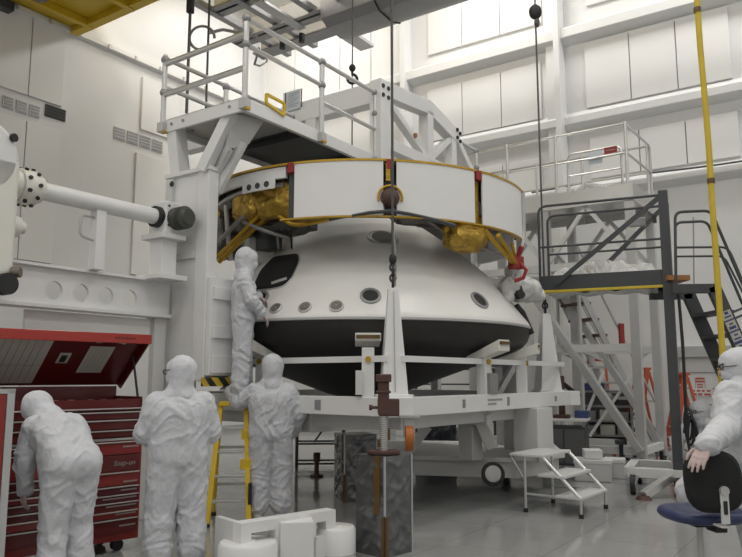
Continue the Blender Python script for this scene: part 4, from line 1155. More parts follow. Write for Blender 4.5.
for k, (x, z, s, m, lab, nm_) in enumerate(((.45, .965, (.6, .35, .16), BLUEB, 'long blue bin on the middle shelf of the dark shelving, right end', 'storage_bin'),
        (.72, .565, (.3, .35, .24), GREENP, 'dark green bin on the lower shelf of the dark shelving, right end', 'storage_bin'), (.3, .565, (.35, .35, .22), PAPER, 'tan carton on the lower shelf of the dark shelving', 'carton'),
        (-.45, .565, (.7, .36, .3), DARK, 'black tool case on the lower shelf of the dark shelving', 'tool_case'), (-.5, .965, (.5, .36, .2), DARK, 'black tool case on the middle shelf of the dark shelving, left end', 'tool_case'),
        (.3, .165, (.5, .36, .25), MGREY, 'grey bin on the bottom shelf of the dark shelving, right end', 'storage_bin'))):
    loose_box(nm_, lab, 'bin' if 'bin' in nm_ else ('box' if nm_ == 'carton' else 'case'), on(r2, (x, .25, z)), s, R(-20), m)
t = thing('wrapped_bundle', 'shiny black plastic-wrapped bundle behind the hanging orange caster', 'bundle', G(436, 452)+V((0,-.6,0)))
mb = MB(); bmesh.ops.create_icosphere(mb.b, subdivisions=4, radius=1)
for v in mb.b.verts:
    f = 1+.18*mn.noise(v.co*3)+.1*mn.noise(v.co*7); v.co = V((v.co.x*.34*f, v.co.y*.3*f, .40+v.co.z*.40*f))
mb.build('film', mat('black_film', (.015,.018,.025), .18, bump=.8, bscale=12), t, smooth=True)
# grey shelving behind the braces
g = G(606, 456)
r3 = rack('wire_rack', 'grey shelving unit with pale boxes behind the white diagonal braces', (g.x, g.y, 0), 1.0, .45, 1.25, R(-20), (.1, .38, .66, .94, 1.23), MGREY, .025)
MB().box((-.5, .45, .06), (.5, .47, 1.2)).build('back_panel', mat('dark_grey_door', (.12,.122,.125), .5), r3)
MB().box((.49, .0, .06), (.505, .46, 1.2)).build('side_panel', MGREY, r3)
k = 0
for z in (.11, .39, .67):
    for x, s in ((-.3, .3), (.05, .3), (.34, .24)):
        k += 1
        where = {.11: 'bottom', .39: 'second', .67: 'third'}[z] + ' shelf of the grey shelving, ' + {-.3: 'left end', .05: 'middle', .34: 'right end'}[x]
        loose_box('storage_box', '%s box on the %s' % (('pale', 'grey', 'tan')[k % 3], where), 'box', on(r3, (x, .22, z)), (s*.9, .34, .16+.02*(k % 3)), R(-20), (PAPER, MGREY, WHITE2)[(k+1) % 3] if k % 3 != 1 else MGREY, 'boxes on the grey shelving')
loose_box('blue_bag', 'dark blue bag on top of the grey shelving', 'bag', on(r3, (-.2, .2, 1.25)), (.4, .3, .14), R(-10), BLUEB)
# floor camera tripod dolly beside the white boxes
tp = thing('tripod_dolly', 'small dark wheeled tripod base between the white boxes and the grey main post', 'tripod', G(632, 473)+V((0,.45,0)), R(15))
MB().cyl((0,0,.12), (0,0,.42), .035, n=12).build('column', DARK, tp, smooth=True)
MB().cbox((0,0,.44), (.16,.12,.08)).build('head', DGREY, tp, bevel=.01)
for k in range(3):
    d = V((cos(k*2*pi/3), sin(k*2*pi/3), 0))
    MB().beam(V((0,0,.2)), d*.32+V((0,0,.09)), .035, .035).build('leg', DARK, tp)
    MB().cyl(d*.32+V((-.02,0,.045)), d*.32+V((.02,0,.045)), .045, n=14).build('caster', DARK, tp, smooth=True)
# white boxes on the floor
g = G(598, 482)
loose_box('storage_box', 'larger white box on the floor right of the step stool', 'box', (g.x, g.y+.2, 0), (.52, .4, .30), R(-18), WHITE2, lid=WHITE)
loose_box('storage_box', 'small white box on top of the larger white box beside the step stool', 'box', (g.x+.0, g.y+.22, .315), (.26, .28, .13), R(-10), WHITE)
g = G(618, 480); loose_box('storage_box', 'white box on the floor beside the large black caster', 'box', (g.x+.05, g.y+.25, 0), (.28, .3, .28), R(-18), WHITE2, lid=WHITE)
# bench in the far background
g = G(566, 471)
bt = thing('work_bench', 'small bench with white top over a dark cabinet, right of the right tapered post', 'bench', (g.x, g.y, 0), -R(22))
MB().box((-.42, -.02, .79), (.36, .62, .83)).build('top', WHITE, bt, bevel=.006)
MB().box((-.38, .02, .08), (.32, .6, .70)).build('cabinet', DGREY, bt, bevel=.006)
for x in (-.19, .15): MB().box((x-.16, .005, .12), (x+.16, .02, .66)).build('cabinet_door', mat('dark_grey_door', (.12,.122,.125), .5), bt, bevel=.004)
for x in (-.36, .30):
    for y in (.05, .56): MB().box((x-.02, y-.02, 0), (x+.02, y+.02, .79)).build('leg', MGREY, bt)
ms = thing('microscope', 'brown microscope with a slanted dark arm on the small bench', 'microscope', on(bt, (-.06, .2, .83)), -R(22))
MB().box((-.13, -.12, 0), (.13, .12, .06)).build('base', RUST, ms, bevel=.01); MB().box((-.05, .02, .06), (.05, .10, .62)).build('column', RUST, ms, bevel=.01)
MB().beam((0, .0, .60), (.30, -.05, .36), .05, .07).build('arm', DARK, ms)
MB().cyl((-.02, -.02, .44), (-.02, -.02, .70), .085, n=16).build('head', RUST, ms, smooth=True, bevel=.012)
loose_box('blue_bin', 'blue bin at the right end of the small bench', 'bin', on(bt, (.24, .42, .83)), (.22, .24, .12), -R(22), BLUEB)
# grey instrument case beside the tower foot
eq = loose_box('instrument_case', 'grey instrument case on a stand behind the right end of the tool chest', 'case', P(141, 391, 8.0)+V((0, .25, -.0)), (.24, .3, .22), R(20), MGREY, lid=LGREY)
zq = eq.location.z
sq = thing('equipment_stand', 'slim white stand under the grey instrument case', 'stand', (eq.location.x, eq.location.y, 0), R(20))
MB().cbox((0,0,zq-.015), (.34, .36, .03)).build('top', WHITE2, sq); MB().cyl((0,0,.04), (0,0,zq-.03), .04, n=12).build('column', WHITE2, sq, smooth=True); MB().cyl((0,0,0), (0,0,.04), .2, n=24).build('base', WHITE2, sq, smooth=True)
# ================================================================ TOOL CHEST
TA = math.atan2(.72, .69); td_ = V((.69, .72, 0)).normalized(); tn_ = V((-.72, .69, 0)).normalized()
tcx = V((-2.86, 5.75, 0)) - td_*.62
tc_ = thing('tool_chest', 'large red tool chest with many drawers and its lid open', 'tool chest', tcx, TA)
TL, TDp = 1.80, .56
MB().box((0, .02, .10), (TL, TDp, .97)).build('cabinet', RED, tc_, bevel=.006)
MB().box((.02, .03, .97), (TL-.01, TDp-.01, 1.24)).build('top_chest', REDD, tc_, bevel=.006)
mb = MB().box((.02, .03, 1.24), (TL-.01, .045, 1.31)).box((.02, TDp-.03, 1.24), (TL-.01, TDp-.01, 1.42)).box((TL-.03, .03, 1.24), (TL-.01, TDp-.01, 1.33)).box((.02, .03, 1.24), (.04, TDp-.01, 1.33))
mb.build('tray_wall', REDD, tc_)
MB().box((.0, .0, .955), (TL, .03, .975)).build('seam_strip', CHROME, tc_)
def drawer(x0, x1, z0, z1, m=RED, pull=True):
    d = MB().box((x0, -.008, z0+.006), (x1, .022, z1-.004)).build('drawer', m, tc_, bevel=.004)
    if pull: MB().box((x0+.005, -.024, z1-.016), (x1-.005, -.006, z1-.006)).build('drawer_pull', CHROME, d, bevel=.003)
    return d
for a, b in zip((1.24, 1.208, 1.138, 1.05), (1.208, 1.138, 1.05, .98)): drawer(.98, 1.77, b, a, REDD)
for a, b in zip((1.24, 1.16, 1.08), (1.16, 1.08, .98)): drawer(.06, .95, b, a, REDD)
zs = (.95, .83, .69, .57, .50, .436, .362, .296, .169)
for k, (a, b) in enumerate(zip(zs, zs[1:])):
    d = drawer(.98, 1.77, b, a, RED if k in (0, 2, 6) else REDD, k != 1)
    if k == 1: plate_d = d
zs = (.95, .886, .69, .62, .56, .506, .44, .376, .30, .17)
for k, (a, b) in enumerate(zip(zs, zs[1:])): drawer(.06, .95, b, a, RED if k % 3 == 1 else REDD)
# small badges at the right ends of the drawers
for x0, z in ((1.60, .90), (1.62, .60), (1.60, .53), (1.44, .465), (1.47, .40), (1.56, .33), (1.60, .23)): MB().box((x0, -.012, z-.006), (1.75, -.006, z+.006)).build('drawer_badge', LOGO, tc_)
tcu = bpy.data.curves.new('badge_text', 'FONT'); tcu.body = 'Snap-on'; tcu.size = .062; tcu.extrude = .003; tcu.shear = .25; tcu.align_x = 'CENTER'
to = bpy.data.objects.new('badge_text', tcu); COL.objects.link(to)
dg = bpy.context.evaluated_depsgraph_get()
me = bpy.data.meshes.new_from_object(to.evaluated_get(dg)); bpy.data.objects.remove(to)
me.transform(M.Rotation(pi/2, 4, 'X')); me.transform(M.Translation((1.62, -.012, .74)))
me.materials.clear(); me.materials.append(LOGO)
to = bpy.data.objects.new('maker_badge', me); COL.objects.link(to); to.parent = plate_d
MB().cyl((1.12, -.02, .77), (1.12, 0, .77), .012, n=12).build('lock', CHROME, plate_d)
for x in (.15, TL-.15):
    for y in (.12, TDp-.12): MB().cyl((x, y-.03, .05), (x, y+.03, .05), .05, n=14).build('caster', DARK, tc_, smooth=True)
# lid
hy, hz_, fy, fz = TDp-.01, 1.43, .02, 1.875
def lidp(f, off=0):      # along lid from hinge 0 to free edge 1, off towards inside
    d = V((0, fy-hy, fz-hz_)); n_ = V((0, d.z, -d.y)).normalized()
    n_ = -n_ if n_.z > 0 else n_
    return V((0, hy, hz_)) + d*f + n_*off
LX0, LX1 = -.3, TL+.02
A0, A1, B0, B1 = lidp(0), lidp(1), lidp(0, -.02), lidp(1, -.02)
X = V((1, 0, 0))
lid = MB().hull([A0+X*LX0, A0+X*LX1, A1+X*LX1, A1+X*LX0, B0+X*LX0, B0+X*LX1, B1+X*LX1, B1+X*LX0], [(0,1,2,3),(4,5,6,7),(0,1,5,4),(1,2,6,5),(2,3,7,6),(3,0,4,7)]).build('lid', REDD, tc_, bevel=.004)
c0, c1 = lidp(1.0, -.02), lidp(1.0, .075)
MB().beam((LX0, c1.y-.002, (c0.z+c1.z)/2-.01), (LX1, c1.y-.002, (c0.z+c1.z)/2-.01), .02, .085).build('lid_front_edge', REDB, lid, bevel=.004)
MB().hull([lidp(0)+X*(LX1-.015), lidp(1)+X*(LX1-.015), lidp(1, .07)+X*(LX1-.015), lidp(0.03, .06)+X*(LX1-.015), lidp(0)+X*LX1, lidp(1)+X*LX1, lidp(1, .07)+X*LX1, lidp(0.03, .06)+X*LX1], [(0,1,2,3),(7,6,5,4),(0,1,5,4),(1,2,6,5),(2,3,7,6),(3,0,4,7)]).build('lid_side', REDD, lid)
def on_lid(x0, x1, f0, f1, off, m, name, th=.004):
    pts = [lidp(f0, off)+X*x0, lidp(f0, off)+X*x1, lidp(f1, off)+X*x1, lidp(f1, off)+X*x0]
    q = [p + (lidp(0, off+th)-lidp(0, off)) for p in pts]
    return MB().hull(pts+q, [(0,1,2,3),(7,6,5,4),(0,1,5,4),(1,2,6,5),(2,3,7,6),(3,0,4,7)]).build(name, m, lid)
pp = on_lid(.2, .99, .06, .93, .004, PAPER, 'paper_sheet')
for i in range(12): on_lid(.23+.062*i, .236+.062*i, .08, .9, .0085, MGREY, 'printed_rule', .001)
on_lid(.2, .98, .40, .41, .0085, MGREY, 'printed_rule', .001)
on_lid(1.33, 1.56, .27, .78, .004, PAPER, 'paper_sheet')
for i in range(5): on_lid(1.36+.038*i, 1.363+.038*i, .3, .74, .0085, MGREY, 'printed_rule', .001)
cd_ = on_lid(1.10, 1.20, .45, .64, .004, PAPER, 'small_card'); on_lid(1.12, 1.175, .47, .6, .0085, DARK, 'card_picture', .001)
def lmark(pts, r, name, m):
    MB().tube([lidp(f, .006)+X*x for x, f in pts], r, 6).build(name, m, lid, smooth=True)
lmark([(1.36, .87), (1.45, .89), (1.55, .885), (1.63, .86)], .014, 'curved_mark', PAPER)
for i in range(3): lmark([(.36+.10*i, .87), (.41+.10*i, .92), (.43+.10*i, .90), (.47+.10*i, .95)], .010, 'curved_mark', REDCAP)
MB().tube([(TL-.02, .1, 1.33), (TL-.02, lidp(.62).y, lidp(.62).z)], .011, 8).build('gas_strut', DARK, tc_, smooth=True)
mb = MB()
for i in range(8): mb.box((LX1-.35+.025*i, c1.y-.014, c0.z-.055), (LX1-.335+.025*i, c1.y-.012, c0.z-.035))
mb.build('edge_marks', REDD, lid)
# loose tools in the open tray
tools = [(1.02, .20, 30, LGREY, 'chrome ratchet'), (1.16, .28, -15, ALU, 'bright wrench'), (1.32, .22, 12, LGREY, 'bright steel pliers'), (1.46, .30, -30, MGREY, 'dull wrench'), (1.60, .20, 25, PAPER, 'pale handled driver'), (.86, .25, 5, LGREY, 'bright spanner')]
for k, (x, y, a, m, what) in enumerate(tools):
    o = thing('hand_tool', '%s lying in the open tray of the red tool chest' % what, 'tool', tcx + td_*x + tn_*y + V((0,0,1.241)), TA+R(a), 'hand tools in the open tray')
    MB().box((-.09, -.012, 0.04), (.07, .012, .06)).build('handle', m, o, bevel=.004)
    MB().cyl((.085, 0, .035), (.085, 0, .065), .026, n=14).build('head', m, o, smooth=True)
    MB().box((-.07, -.04, 0), (.06, .04, .04)).build('tray_block', MGREY if k % 2 else DGREY, o, bevel=.004)
# nearer red cabinet at the left edge
rc = thing('red_cabinet', 'red cabinet with pale grey edge strip and a white label, at the left edge', 'cabinet', (-2.43, 4.98, 0), TA)
MB().box((-.6, .03, .08), (-.02, .45, 1.40)).build('body', RED, rc, bevel=.006)
MB().box((-.05, -.0, .06), (.0, .47, 1.42)).box((-.6, .0, 1.39), (.0, .47, 1.42)).build('edge_strip', LGREY, rc, bevel=.004)
MB().box((-.58, .0, .1), (-.055, .03, 1.385)).build('door', RED, rc, bevel=.004)
l_ = MB().box((-.30, -.004, 1.08), (-.10, .0, 1.34)).build('paper_label', PAPER, rc)
mb = MB()
for z in (1.31, 1.2, 1.19, 1.12): mb.box((-.28, -.006, z), (-.12, -.004, z+.006))
mb.build('printed_rule', MGREY, l_)
for x in (-.55, -.08):
    for y in (.08, .4): MB().cyl((x, y, 0), (x, y, .08), .03, n=12).build('foot', DARK, rc)
# ================================================================ WHITE FLOOR FIXTURE
ff = thing('floor_fixture', 'low white steel fixture with two round drums on the floor', 'fixture', (-1.015, 5.66, 0), math.atan2(.58, .675))
L_ = .90
for (x0, x1, z0, z1) in ((0, L_, .34, .41), (0, .10, .0, .34), (.30, .60, .0, .34), (.84, L_, .0, .34), (.1, .3, 0, .2), (.6, .84, 0, .22), (.1, .3, .33, .34)):
    pass
mb = MB(); mb.box((0, -.06, .33), (L_, .06, .41)); mb.box((0, -.06, 0), (.09, .06, .33)); mb.box((.31, -.06, 0), (.58, .06, .33)); mb.box((.80, -.06, 0), (L_, .06, .33))
mb.box((.09, -.06, 0), (.31, .06, .15)); mb.box((.58, -.06, 0), (.70, .06, .33)); mb.box((.68, -.06, 0), (.80, .06, .22))
mb.build('window_beam', WHITE, ff)
MB().box((.0, .06, .05), (.05, .34, .41)).build('back_arm', WHITE2, ff, bevel=.005)
l_f = local(ff)
for k, (px, py, r) in enumerate(((248, 540, .225), (335, 525, .175))):
    q = l_f(Zp(px, py, .27)); 
    d_ = MB().lathe([(0, 0), (r-.012, 0), (r, .012), (r, .24), (r-.015, .262), (.06, .266), (.05, .275), (0, .275)], 40, (q.x, q.y, 0)).build('drum', WHITE, ff, smooth=True, angle=40)
    mb = MB()
    mb.lathe([(.05, .266), (.05, .28), (.02, .285), (0, .285)], 14, (q.x, q.y, 0)); mb.build('drum_cap', WHITE2, d_)
    MB().lathe([(r+.002, .045), (r+.004, .05), (r+.002, .055)], 40, (q.x, q.y, 0)).build('drum_seam', LGREY, d_)
q = l_f(Zp(296, 519, .38)); MB().box((q.x-.13, q.y-.13, 0), (q.x+.13, q.y+.13, .38), rz=-R(30)).build('front_block', WHITE, ff, bevel=.006)
q2 = l_f(Zp(272, 511, .38)); MB().cbox((q2.x+.02, q2.y-.08, .3), (.06, .05, .09)).build('clamp', DGREY, ff, bevel=.006)
# ================================================================ FOIL-WRAPPED PEDESTALS WITH JACKS
def pedestal(label, x, y, side, h, rz, jack=True, g='foil-wrapped pedestals'):
    t = thing('jack_pedestal', label, 'pedestal', (x, y, 0), rz, g)
    N = 22; s = side/2; label_seed = len(label)*.37
    mb = MB(); prev = None; rows = 52
    rdg = lambda q: max(0, 1-2.4*abs(mn.noise(q)))**1.3
    for k in range(rows+1):
        z = h*k/rows; ring = []
        per = [(-s+2*s*i/N, -s) for i in range(N)] + [(s, -s+2*s*i/N) for i in range(N)] + [(s-2*s*i/N, s) for i in range(N)] + [(-s, s-2*s*i/N) for i in range(N)]
        for i_, (a, b) in enumerate(per):
            w = i_/N*side      # distance along the wrap
            edge_ = min(i_ % N, N - i_ % N)/(N/2)
            q = V((w*3.5 + z*2.2, z*2.0 - w*1.2, label_seed*3+1)); wv_ = .5*mn.noise(V((w*2.5, z*2.5, label_seed)))
            n_ = .016*rdg(q*1.6 + V((wv_, wv_, 0))) + .014*rdg(V((w*8 - z*9, z*3, 5+label_seed))) + .010*rdg(V((w*7+z*10, z*6-w*3, 9+label_seed)))
            n_ = (n_-.013)*min(1, edge_*3)*min(1, min(k, rows-k)/3)
            if abs(a) >= s-1e-6 and (abs(b) < s-1e-6): a2, b2 = a + (n_ if a > 0 else -n_), b
            else: a2, b2 = a, b + (n_ if b > 0 else -n_)
            ring.append(mb.b.verts.new((a2, b2, z)))
        if prev:
            for i in range(len(ring)):
                j = (i+1) % len(ring); mb.b.faces.new((prev[i], prev[j], ring[j], ring[i]))
        else: mb.b.faces.new(ring[::-1])
        prev = ring
    mb.b.faces.new(prev)
    mb.build('wrapped_column', FOIL, t, smooth=True, angle=60)
    mb = MB().box((-s-.014, -s+.05, h*.42), (-s+.0, -s+.12, h-.0)); mb.build('tape_strip', TAPE, t)
    MB().box((-s-.014, -s-.014, .0), (-s+.03, -s+.0, h*.40)).box((-s-.014, -s-.014, .0), (-s, -s+.03, h*.40)).build('tape_strip', TAPE, t)
    MB().box((s-.008, -s-.008, 0), (s+.008, -s+.008, h)).build('corner_strip', LGREY, t); MB().box((-s-.008, -s-.008, h*.41), (-s+.006, -s+.006, h)).build('corner_strip', LGREY, t)
    if jack:
        MB().lathe([(0, h), (.13, h), (.15, h+.008), (.15, h+.03), (0, h+.035)], 28).build('jack_base', RUST, t, smooth=True)
        mb = MB().cyl((0, 0, h+.03), (0, 0, 1.20), .036, n=16)
        mb.build('screw', ALU, t, smooth=True)
        mb = MB()
        pts = []
        for i in range(120): pts.append((.036*cos(i*.9), .036*sin(i*.9), h+.04+.0027*i))
        MB().tube(pts, .006, 5).build('screw_thread', MGREY, t, smooth=True)
        MB().box((.03, -.03, h+.12), (.055, .0, h+.22)).box((-.05, .01, h+.06), (-.03, .03, h+.13)).build('brass_clip', TAPE, t)
    return t
p1 = pedestal('tall grey film-wrapped pedestal with a brown screw jack in front of the stand', .112, 6.52, .345, .83, R(46))
lj = local(p1)
m_ = p1.rotation_euler.to_matrix().inverted()
ax_x = m_ @ V((1, 0, 0)); ax_y = m_ @ V((0, 1, 0))
mb = MB().beam((0,0,1.17), (0,0,1.50), .10, .11, up=ax_y).beam((0,0,1.46), (0,0,1.53), .14, .15, up=ax_y).beam((0,0,1.36), (0,0,1.385), .13, .13, up=ax_y)
b_ = V((0,0,1.235))
mb.beam(b_ + ax_x*.05 + ax_y*.02 - V((0,0,.075)), b_ + ax_x*.05+ax_y*.02+V((0,0,.075)), .18, .14, up=ax_y)
mb.build('jack_head', RUST, p1, bevel=.008)
MB().beam(b_+ax_y*.05, b_+ax_y*.46, .10, .12).build('jack_bracket', RUST, p1, bevel=.004)
MB().cyl(b_-ax_x*.04, b_-ax_x*.13, .014, n=10).cyl(b_-ax_x*.10, b_-ax_x*.13, .025, n=10).build('jack_handle', RUST, p1)
pedestal('grey film-wrapped pedestal half hidden behind the front one', -.2, 9.3, .42, .80, R(20), False)
# ================================================================ STEP STOOL
g1, g2, g3, g4 = G(526, 512), G(553, 503), G(586, 517), G(610, 507)
wv = ((g2-g1)+(g4-g3))/2; sw = wv.length; wv.normalize()
lv = ((g3-g1)+(g4-g2))/2; lv -= wv*lv.dot(wv); sl = lv.length; lv.normalize()
ra = math.atan2(lv.y, lv.x)
stl = thing('step_stool', 'white three-step stool on the open floor right of the stand', 'stool', g1, ra)
sgn_ = 1 if M.Rotation(ra, 3, 'Z') @ V((0,1,0)) @ wv > 0 else -1
def SQ(x, y, z): return V((x, sgn_*y, z))
ST = .63
for y in (0, sw):
    MB().cyl(SQ(0, y, .03), SQ(0, y, ST), .016, n=10).build('leg', ALU, stl, smooth=True)
    MB().cyl(SQ(sl, y, .03), SQ(sl, y, .2), .016, n=10).build('leg', ALU, stl, smooth=True)
    MB().tube([SQ(.2, y, ST), SQ(sl, y, .2)], .02, 8).build('side_rail', ALU, stl, smooth=True)
    MB().tube([SQ(0, y, .2), SQ(sl, y, .2)], .013, 8).build('side_rail', LGREY, stl, smooth=True)
    for x in (0, sl): MB().cyl(SQ(x, y, 0), SQ(x, y, .045), .026, n=12).build('foot', DARK, stl)
def tread(x0, x1, z, n): 
    a = SQ(x0, -.02, z-.03); b = SQ(x1, sw+.02, z)
    MB().box((min(a.x,b.x), min(a.y,b.y), z-.03), (max(a.x,b.x), max(a.y,b.y), z)).build(n, WHITE2, stl, bevel=.006)
tread(-.18, .24, ST+.01, 'step'); tread(.16, .48, .43, 'step'); tread(.36, sl+.02, .22, 'step')
for y in (0, sw): MB().cyl(SQ(-.17, y, ST-.02), SQ(0, y, .35), .012, n=8).build('brace', LGREY, stl)
# ================================================================ LAB CHAIR
chx, chy = 2.225, 4.90
ca = R(6)
lc = thing('lab_chair', 'swivel chair with black back and blue seat, front right', 'chair', (chx, chy, 0), ca)
def sq_lathe(prof, e, sx, sy, c, n=48):
    mb = MB(); rings = []
    for f, z in prof:
        ring = []
        for i in range(n):
            t = 2*pi*i/n; c_, s_ = cos(t), sin(t)
            k = (abs(c_)**e+abs(s_)**e)**(-1/e)
            ring.append(mb.b.verts.new((c[0]+sx*f*k*c_, c[1]+sy*f*k*s_, c[2]+z)))
        rings.append(ring)
    for A, B in zip(rings, rings[1:]):
        for i in range(n):
            j = (i+1) % n; mb.b.faces.new((A[i], A[j], B[j], B[i]))
    mb.b.faces.new(rings[0][::-1]); mb.b.faces.new(rings[-1])
    return mb
sq_lathe([(.80, 0), (.93, .012), (1, .035), (1, .05), (.95, .07), (.82, .08), (.5, .078), (.2, .072)], 2.6, .275, .25, (-.01, .06, .563)).build('seat', BLUE, lc, smooth=True, angle=70)
bk_ = sq_lathe([(.82, -.035), (.95, -.028), (1, 0), (.96, .03), (.8, .045), (.4, .04)], 3.0, .19, .192, (0, 0, 0))
bo = bk_.build('backrest', BLACKF, lc, smooth=True, angle=70)
bo.data.transform(M.Translation((-.09, -.215, .852)) @ M.Rotation(R(83), 4, 'X') @ M.Rotation(0, 4, 'Z'))
MB().box((-.085, -.282, .60), (-.03, -.268, .80)).box((-.085, -.275, .575), (-.03, .1, .59)).build('back_bracket', WHITE2, lc, bevel=.004)
MB().box((-.07, -.288, .66), (-.046, -.282, .74)).build('bracket_slot', DARK, lc)
MB().cyl((-.058, -.29, .80), (-.058, -.27, .80), .03, n=14).build('bracket_knob', LGREY, lc, smooth=True)
MB().box((-.11, -.02, .53), (.11, .16, .565)).box((-.02, -.1, .51), (.06, .02, .55)).build('seat_plate', DARK, lc, bevel=.006)
MB().cyl((-.04, .06, .07), (-.04, .06, .54), .019, n=16).build('post', LGREY, lc, smooth=True)
MB().cyl((-.04, .06, .07), (-.04, .06, .26), .026, n=16).build('post_sleeve', CHROME, lc, smooth=True)
for k in range(5):
    a = 2*pi*k/5+.3; d = V((cos(a), sin(a), 0)); c = V((-.04, .06, 0))
    MB().beam(c+V((0,0,.10)), c+d*.28+V((0,0,.075)), .05, .035, w2=.03, h2=.025).build('base_arm', DARK, lc, bevel=.004)
    MB().sphere(c+d*.28+V((0,0,.033)), .033, n=12).build('caster', DARK, lc, smooth=True)
# ================================================================ PEOPLE
def caps_mesh(caps, voxel, name):
    """union of tapered capsules (a, b, ra, rb) as ONE continuous remeshed surface"""
    mb = MB()
    for a, b, ra, rb in caps:
        a = V(a); b = V(b)
        for p, r in ((a, ra), (b, rb)):
            bmesh.ops.create_icosphere(mb.b, subdivisions=2 if r < .03 else 3, radius=r, matrix=M.Translation(p))
        if (b-a).length > 1e-4: mb.cyl(a, b, ra, rb, n=14 if ra < .03 else 28)
    me = bpy.data.meshes.new(name); mb.b.to_mesh(me); mb.b.free()
    o = bpy.data.objects.new(name, me); COL.objects.link(o)
    md = o.modifiers.new('r', 'REMESH'); md.mode = 'VOXEL'; md.voxel_size = voxel; md.use_smooth_shade = True
    sm = o.modifiers.new('s', 'SMOOTH'); sm.factor = .5; sm.iterations = 2 if voxel < .0085 and name == 'body' else (14 if name == 'coverall' else 8)
    bpy.context.view_layer.update()
    ev = o.evaluated_get(bpy.context.evaluated_depsgraph_get())
    m2 = bpy.data.meshes.new_from_object(ev)
    bpy.data.objects.remove(o); bpy.data.meshes.remove(me)
    m2.name = name
    return m2
def folds(me, amp, seed, segs):
    """cloth folds: long soft drapes plus creases that gather near the joints in segs [(centre, axis, reach)]"""
    co = [v.co.copy() for v in me.vertices]; nr = [v.normal.copy() for v in me.vertices]
    s = V((seed*3.7, seed*1.9, seed*5.1))
    rdg = lambda q: (1-2.2*abs(mn.noise(q)))
    shp = lambda q: max(0, 1-2.6*abs(mn.noise(q)))**1.6
    for v, p, n_ in zip(me.vertices, co, nr):
        w = V((mn.noise(p*4+s), mn.noise(p*4+s*2), mn.noise(p*4-s)))*.10
        q = p + w
        d = amp*.75*shp(V((q.x*6+q.z*2, q.y*6, q.z*2.2))+s) + amp*.7*shp(V((q.x*10-q.z*6, q.y*10, q.z*4.5))+s*2) + amp*.3*shp(V((q.x*19, q.y*19, q.z*12))+s) - amp*.35
        for c, ax, reach in segs:
            e = (q-c); rr = e.length
            if rr < reach:
                t = e.dot(ax); l = e - ax*t
                d += amp*1.25*(1-rr/reach)*rdg(V((l.x*5, l.y*5+l.z*5, t*17))+s)
        v.co = p + n_*d
    me.update()
def hand_caps(w, d, n_, th, curl, s=1.0, spread=.16):
    """w wrist, d pointing to the fingers, n_ palm side, th side of the thumb"""
    d = V(d).normalized(); th = V(th); th = (th - d*th.dot(d)).normalized(); n_ = V(n_); n_ = (n_-d*n_.dot(d)-th*n_.dot(th)).normalized()
    out = []
    kn = []
    for i, (off, pl, fl) in enumerate(((.034, .088, .074), (.012, .094, .084), (-.011, .090, .077), (-.033, .082, .060))):
        k = w + d*pl*s + th*off*s; kn.append(k)
        out.append((w + th*off*.55*s + d*.01, k, .016*s, .0125*s))
        dd = (d + th*(off*spread*18*s)*.35).normalized(); p = k
        c = curl*(1+.12*i)
        for j, (f, r0, r1) in enumerate(((.45, .0098, .0092), (.31, .0092, .0084), (.24, .0084, .0074))):
            ang = R(c*(.75, 1.0, .7)[j])
            dd = (dd*cos(ang) + n_*sin(ang)).normalized()
            nx = (n_ - dd*n_.dot(dd))
            q = p + dd*fl*f*s; out.append((p, q, r0*s, r1*s)); p = q
    for a, b in zip(kn, kn[1:]): out.append((a, b, .012*s, .012*s))
    b0 = w + d*.022*s + th*.024*s; b1 = b0 + (d*.5 + th*.75 + n_*.25).normalized()*.045*s
    b2 = b1 + (d*.85 + th*.35 + n_*.35).normalized()*.034*s; b3 = b2 + (d*.95 + th*.05 + n_*.45).normalized()*.026*s
    out += [(b0, b1, .0155*s, .013*s), (b1, b2, .0125*s, .011*s), (b2, b3, .011*s, .0088*s)]
    return out
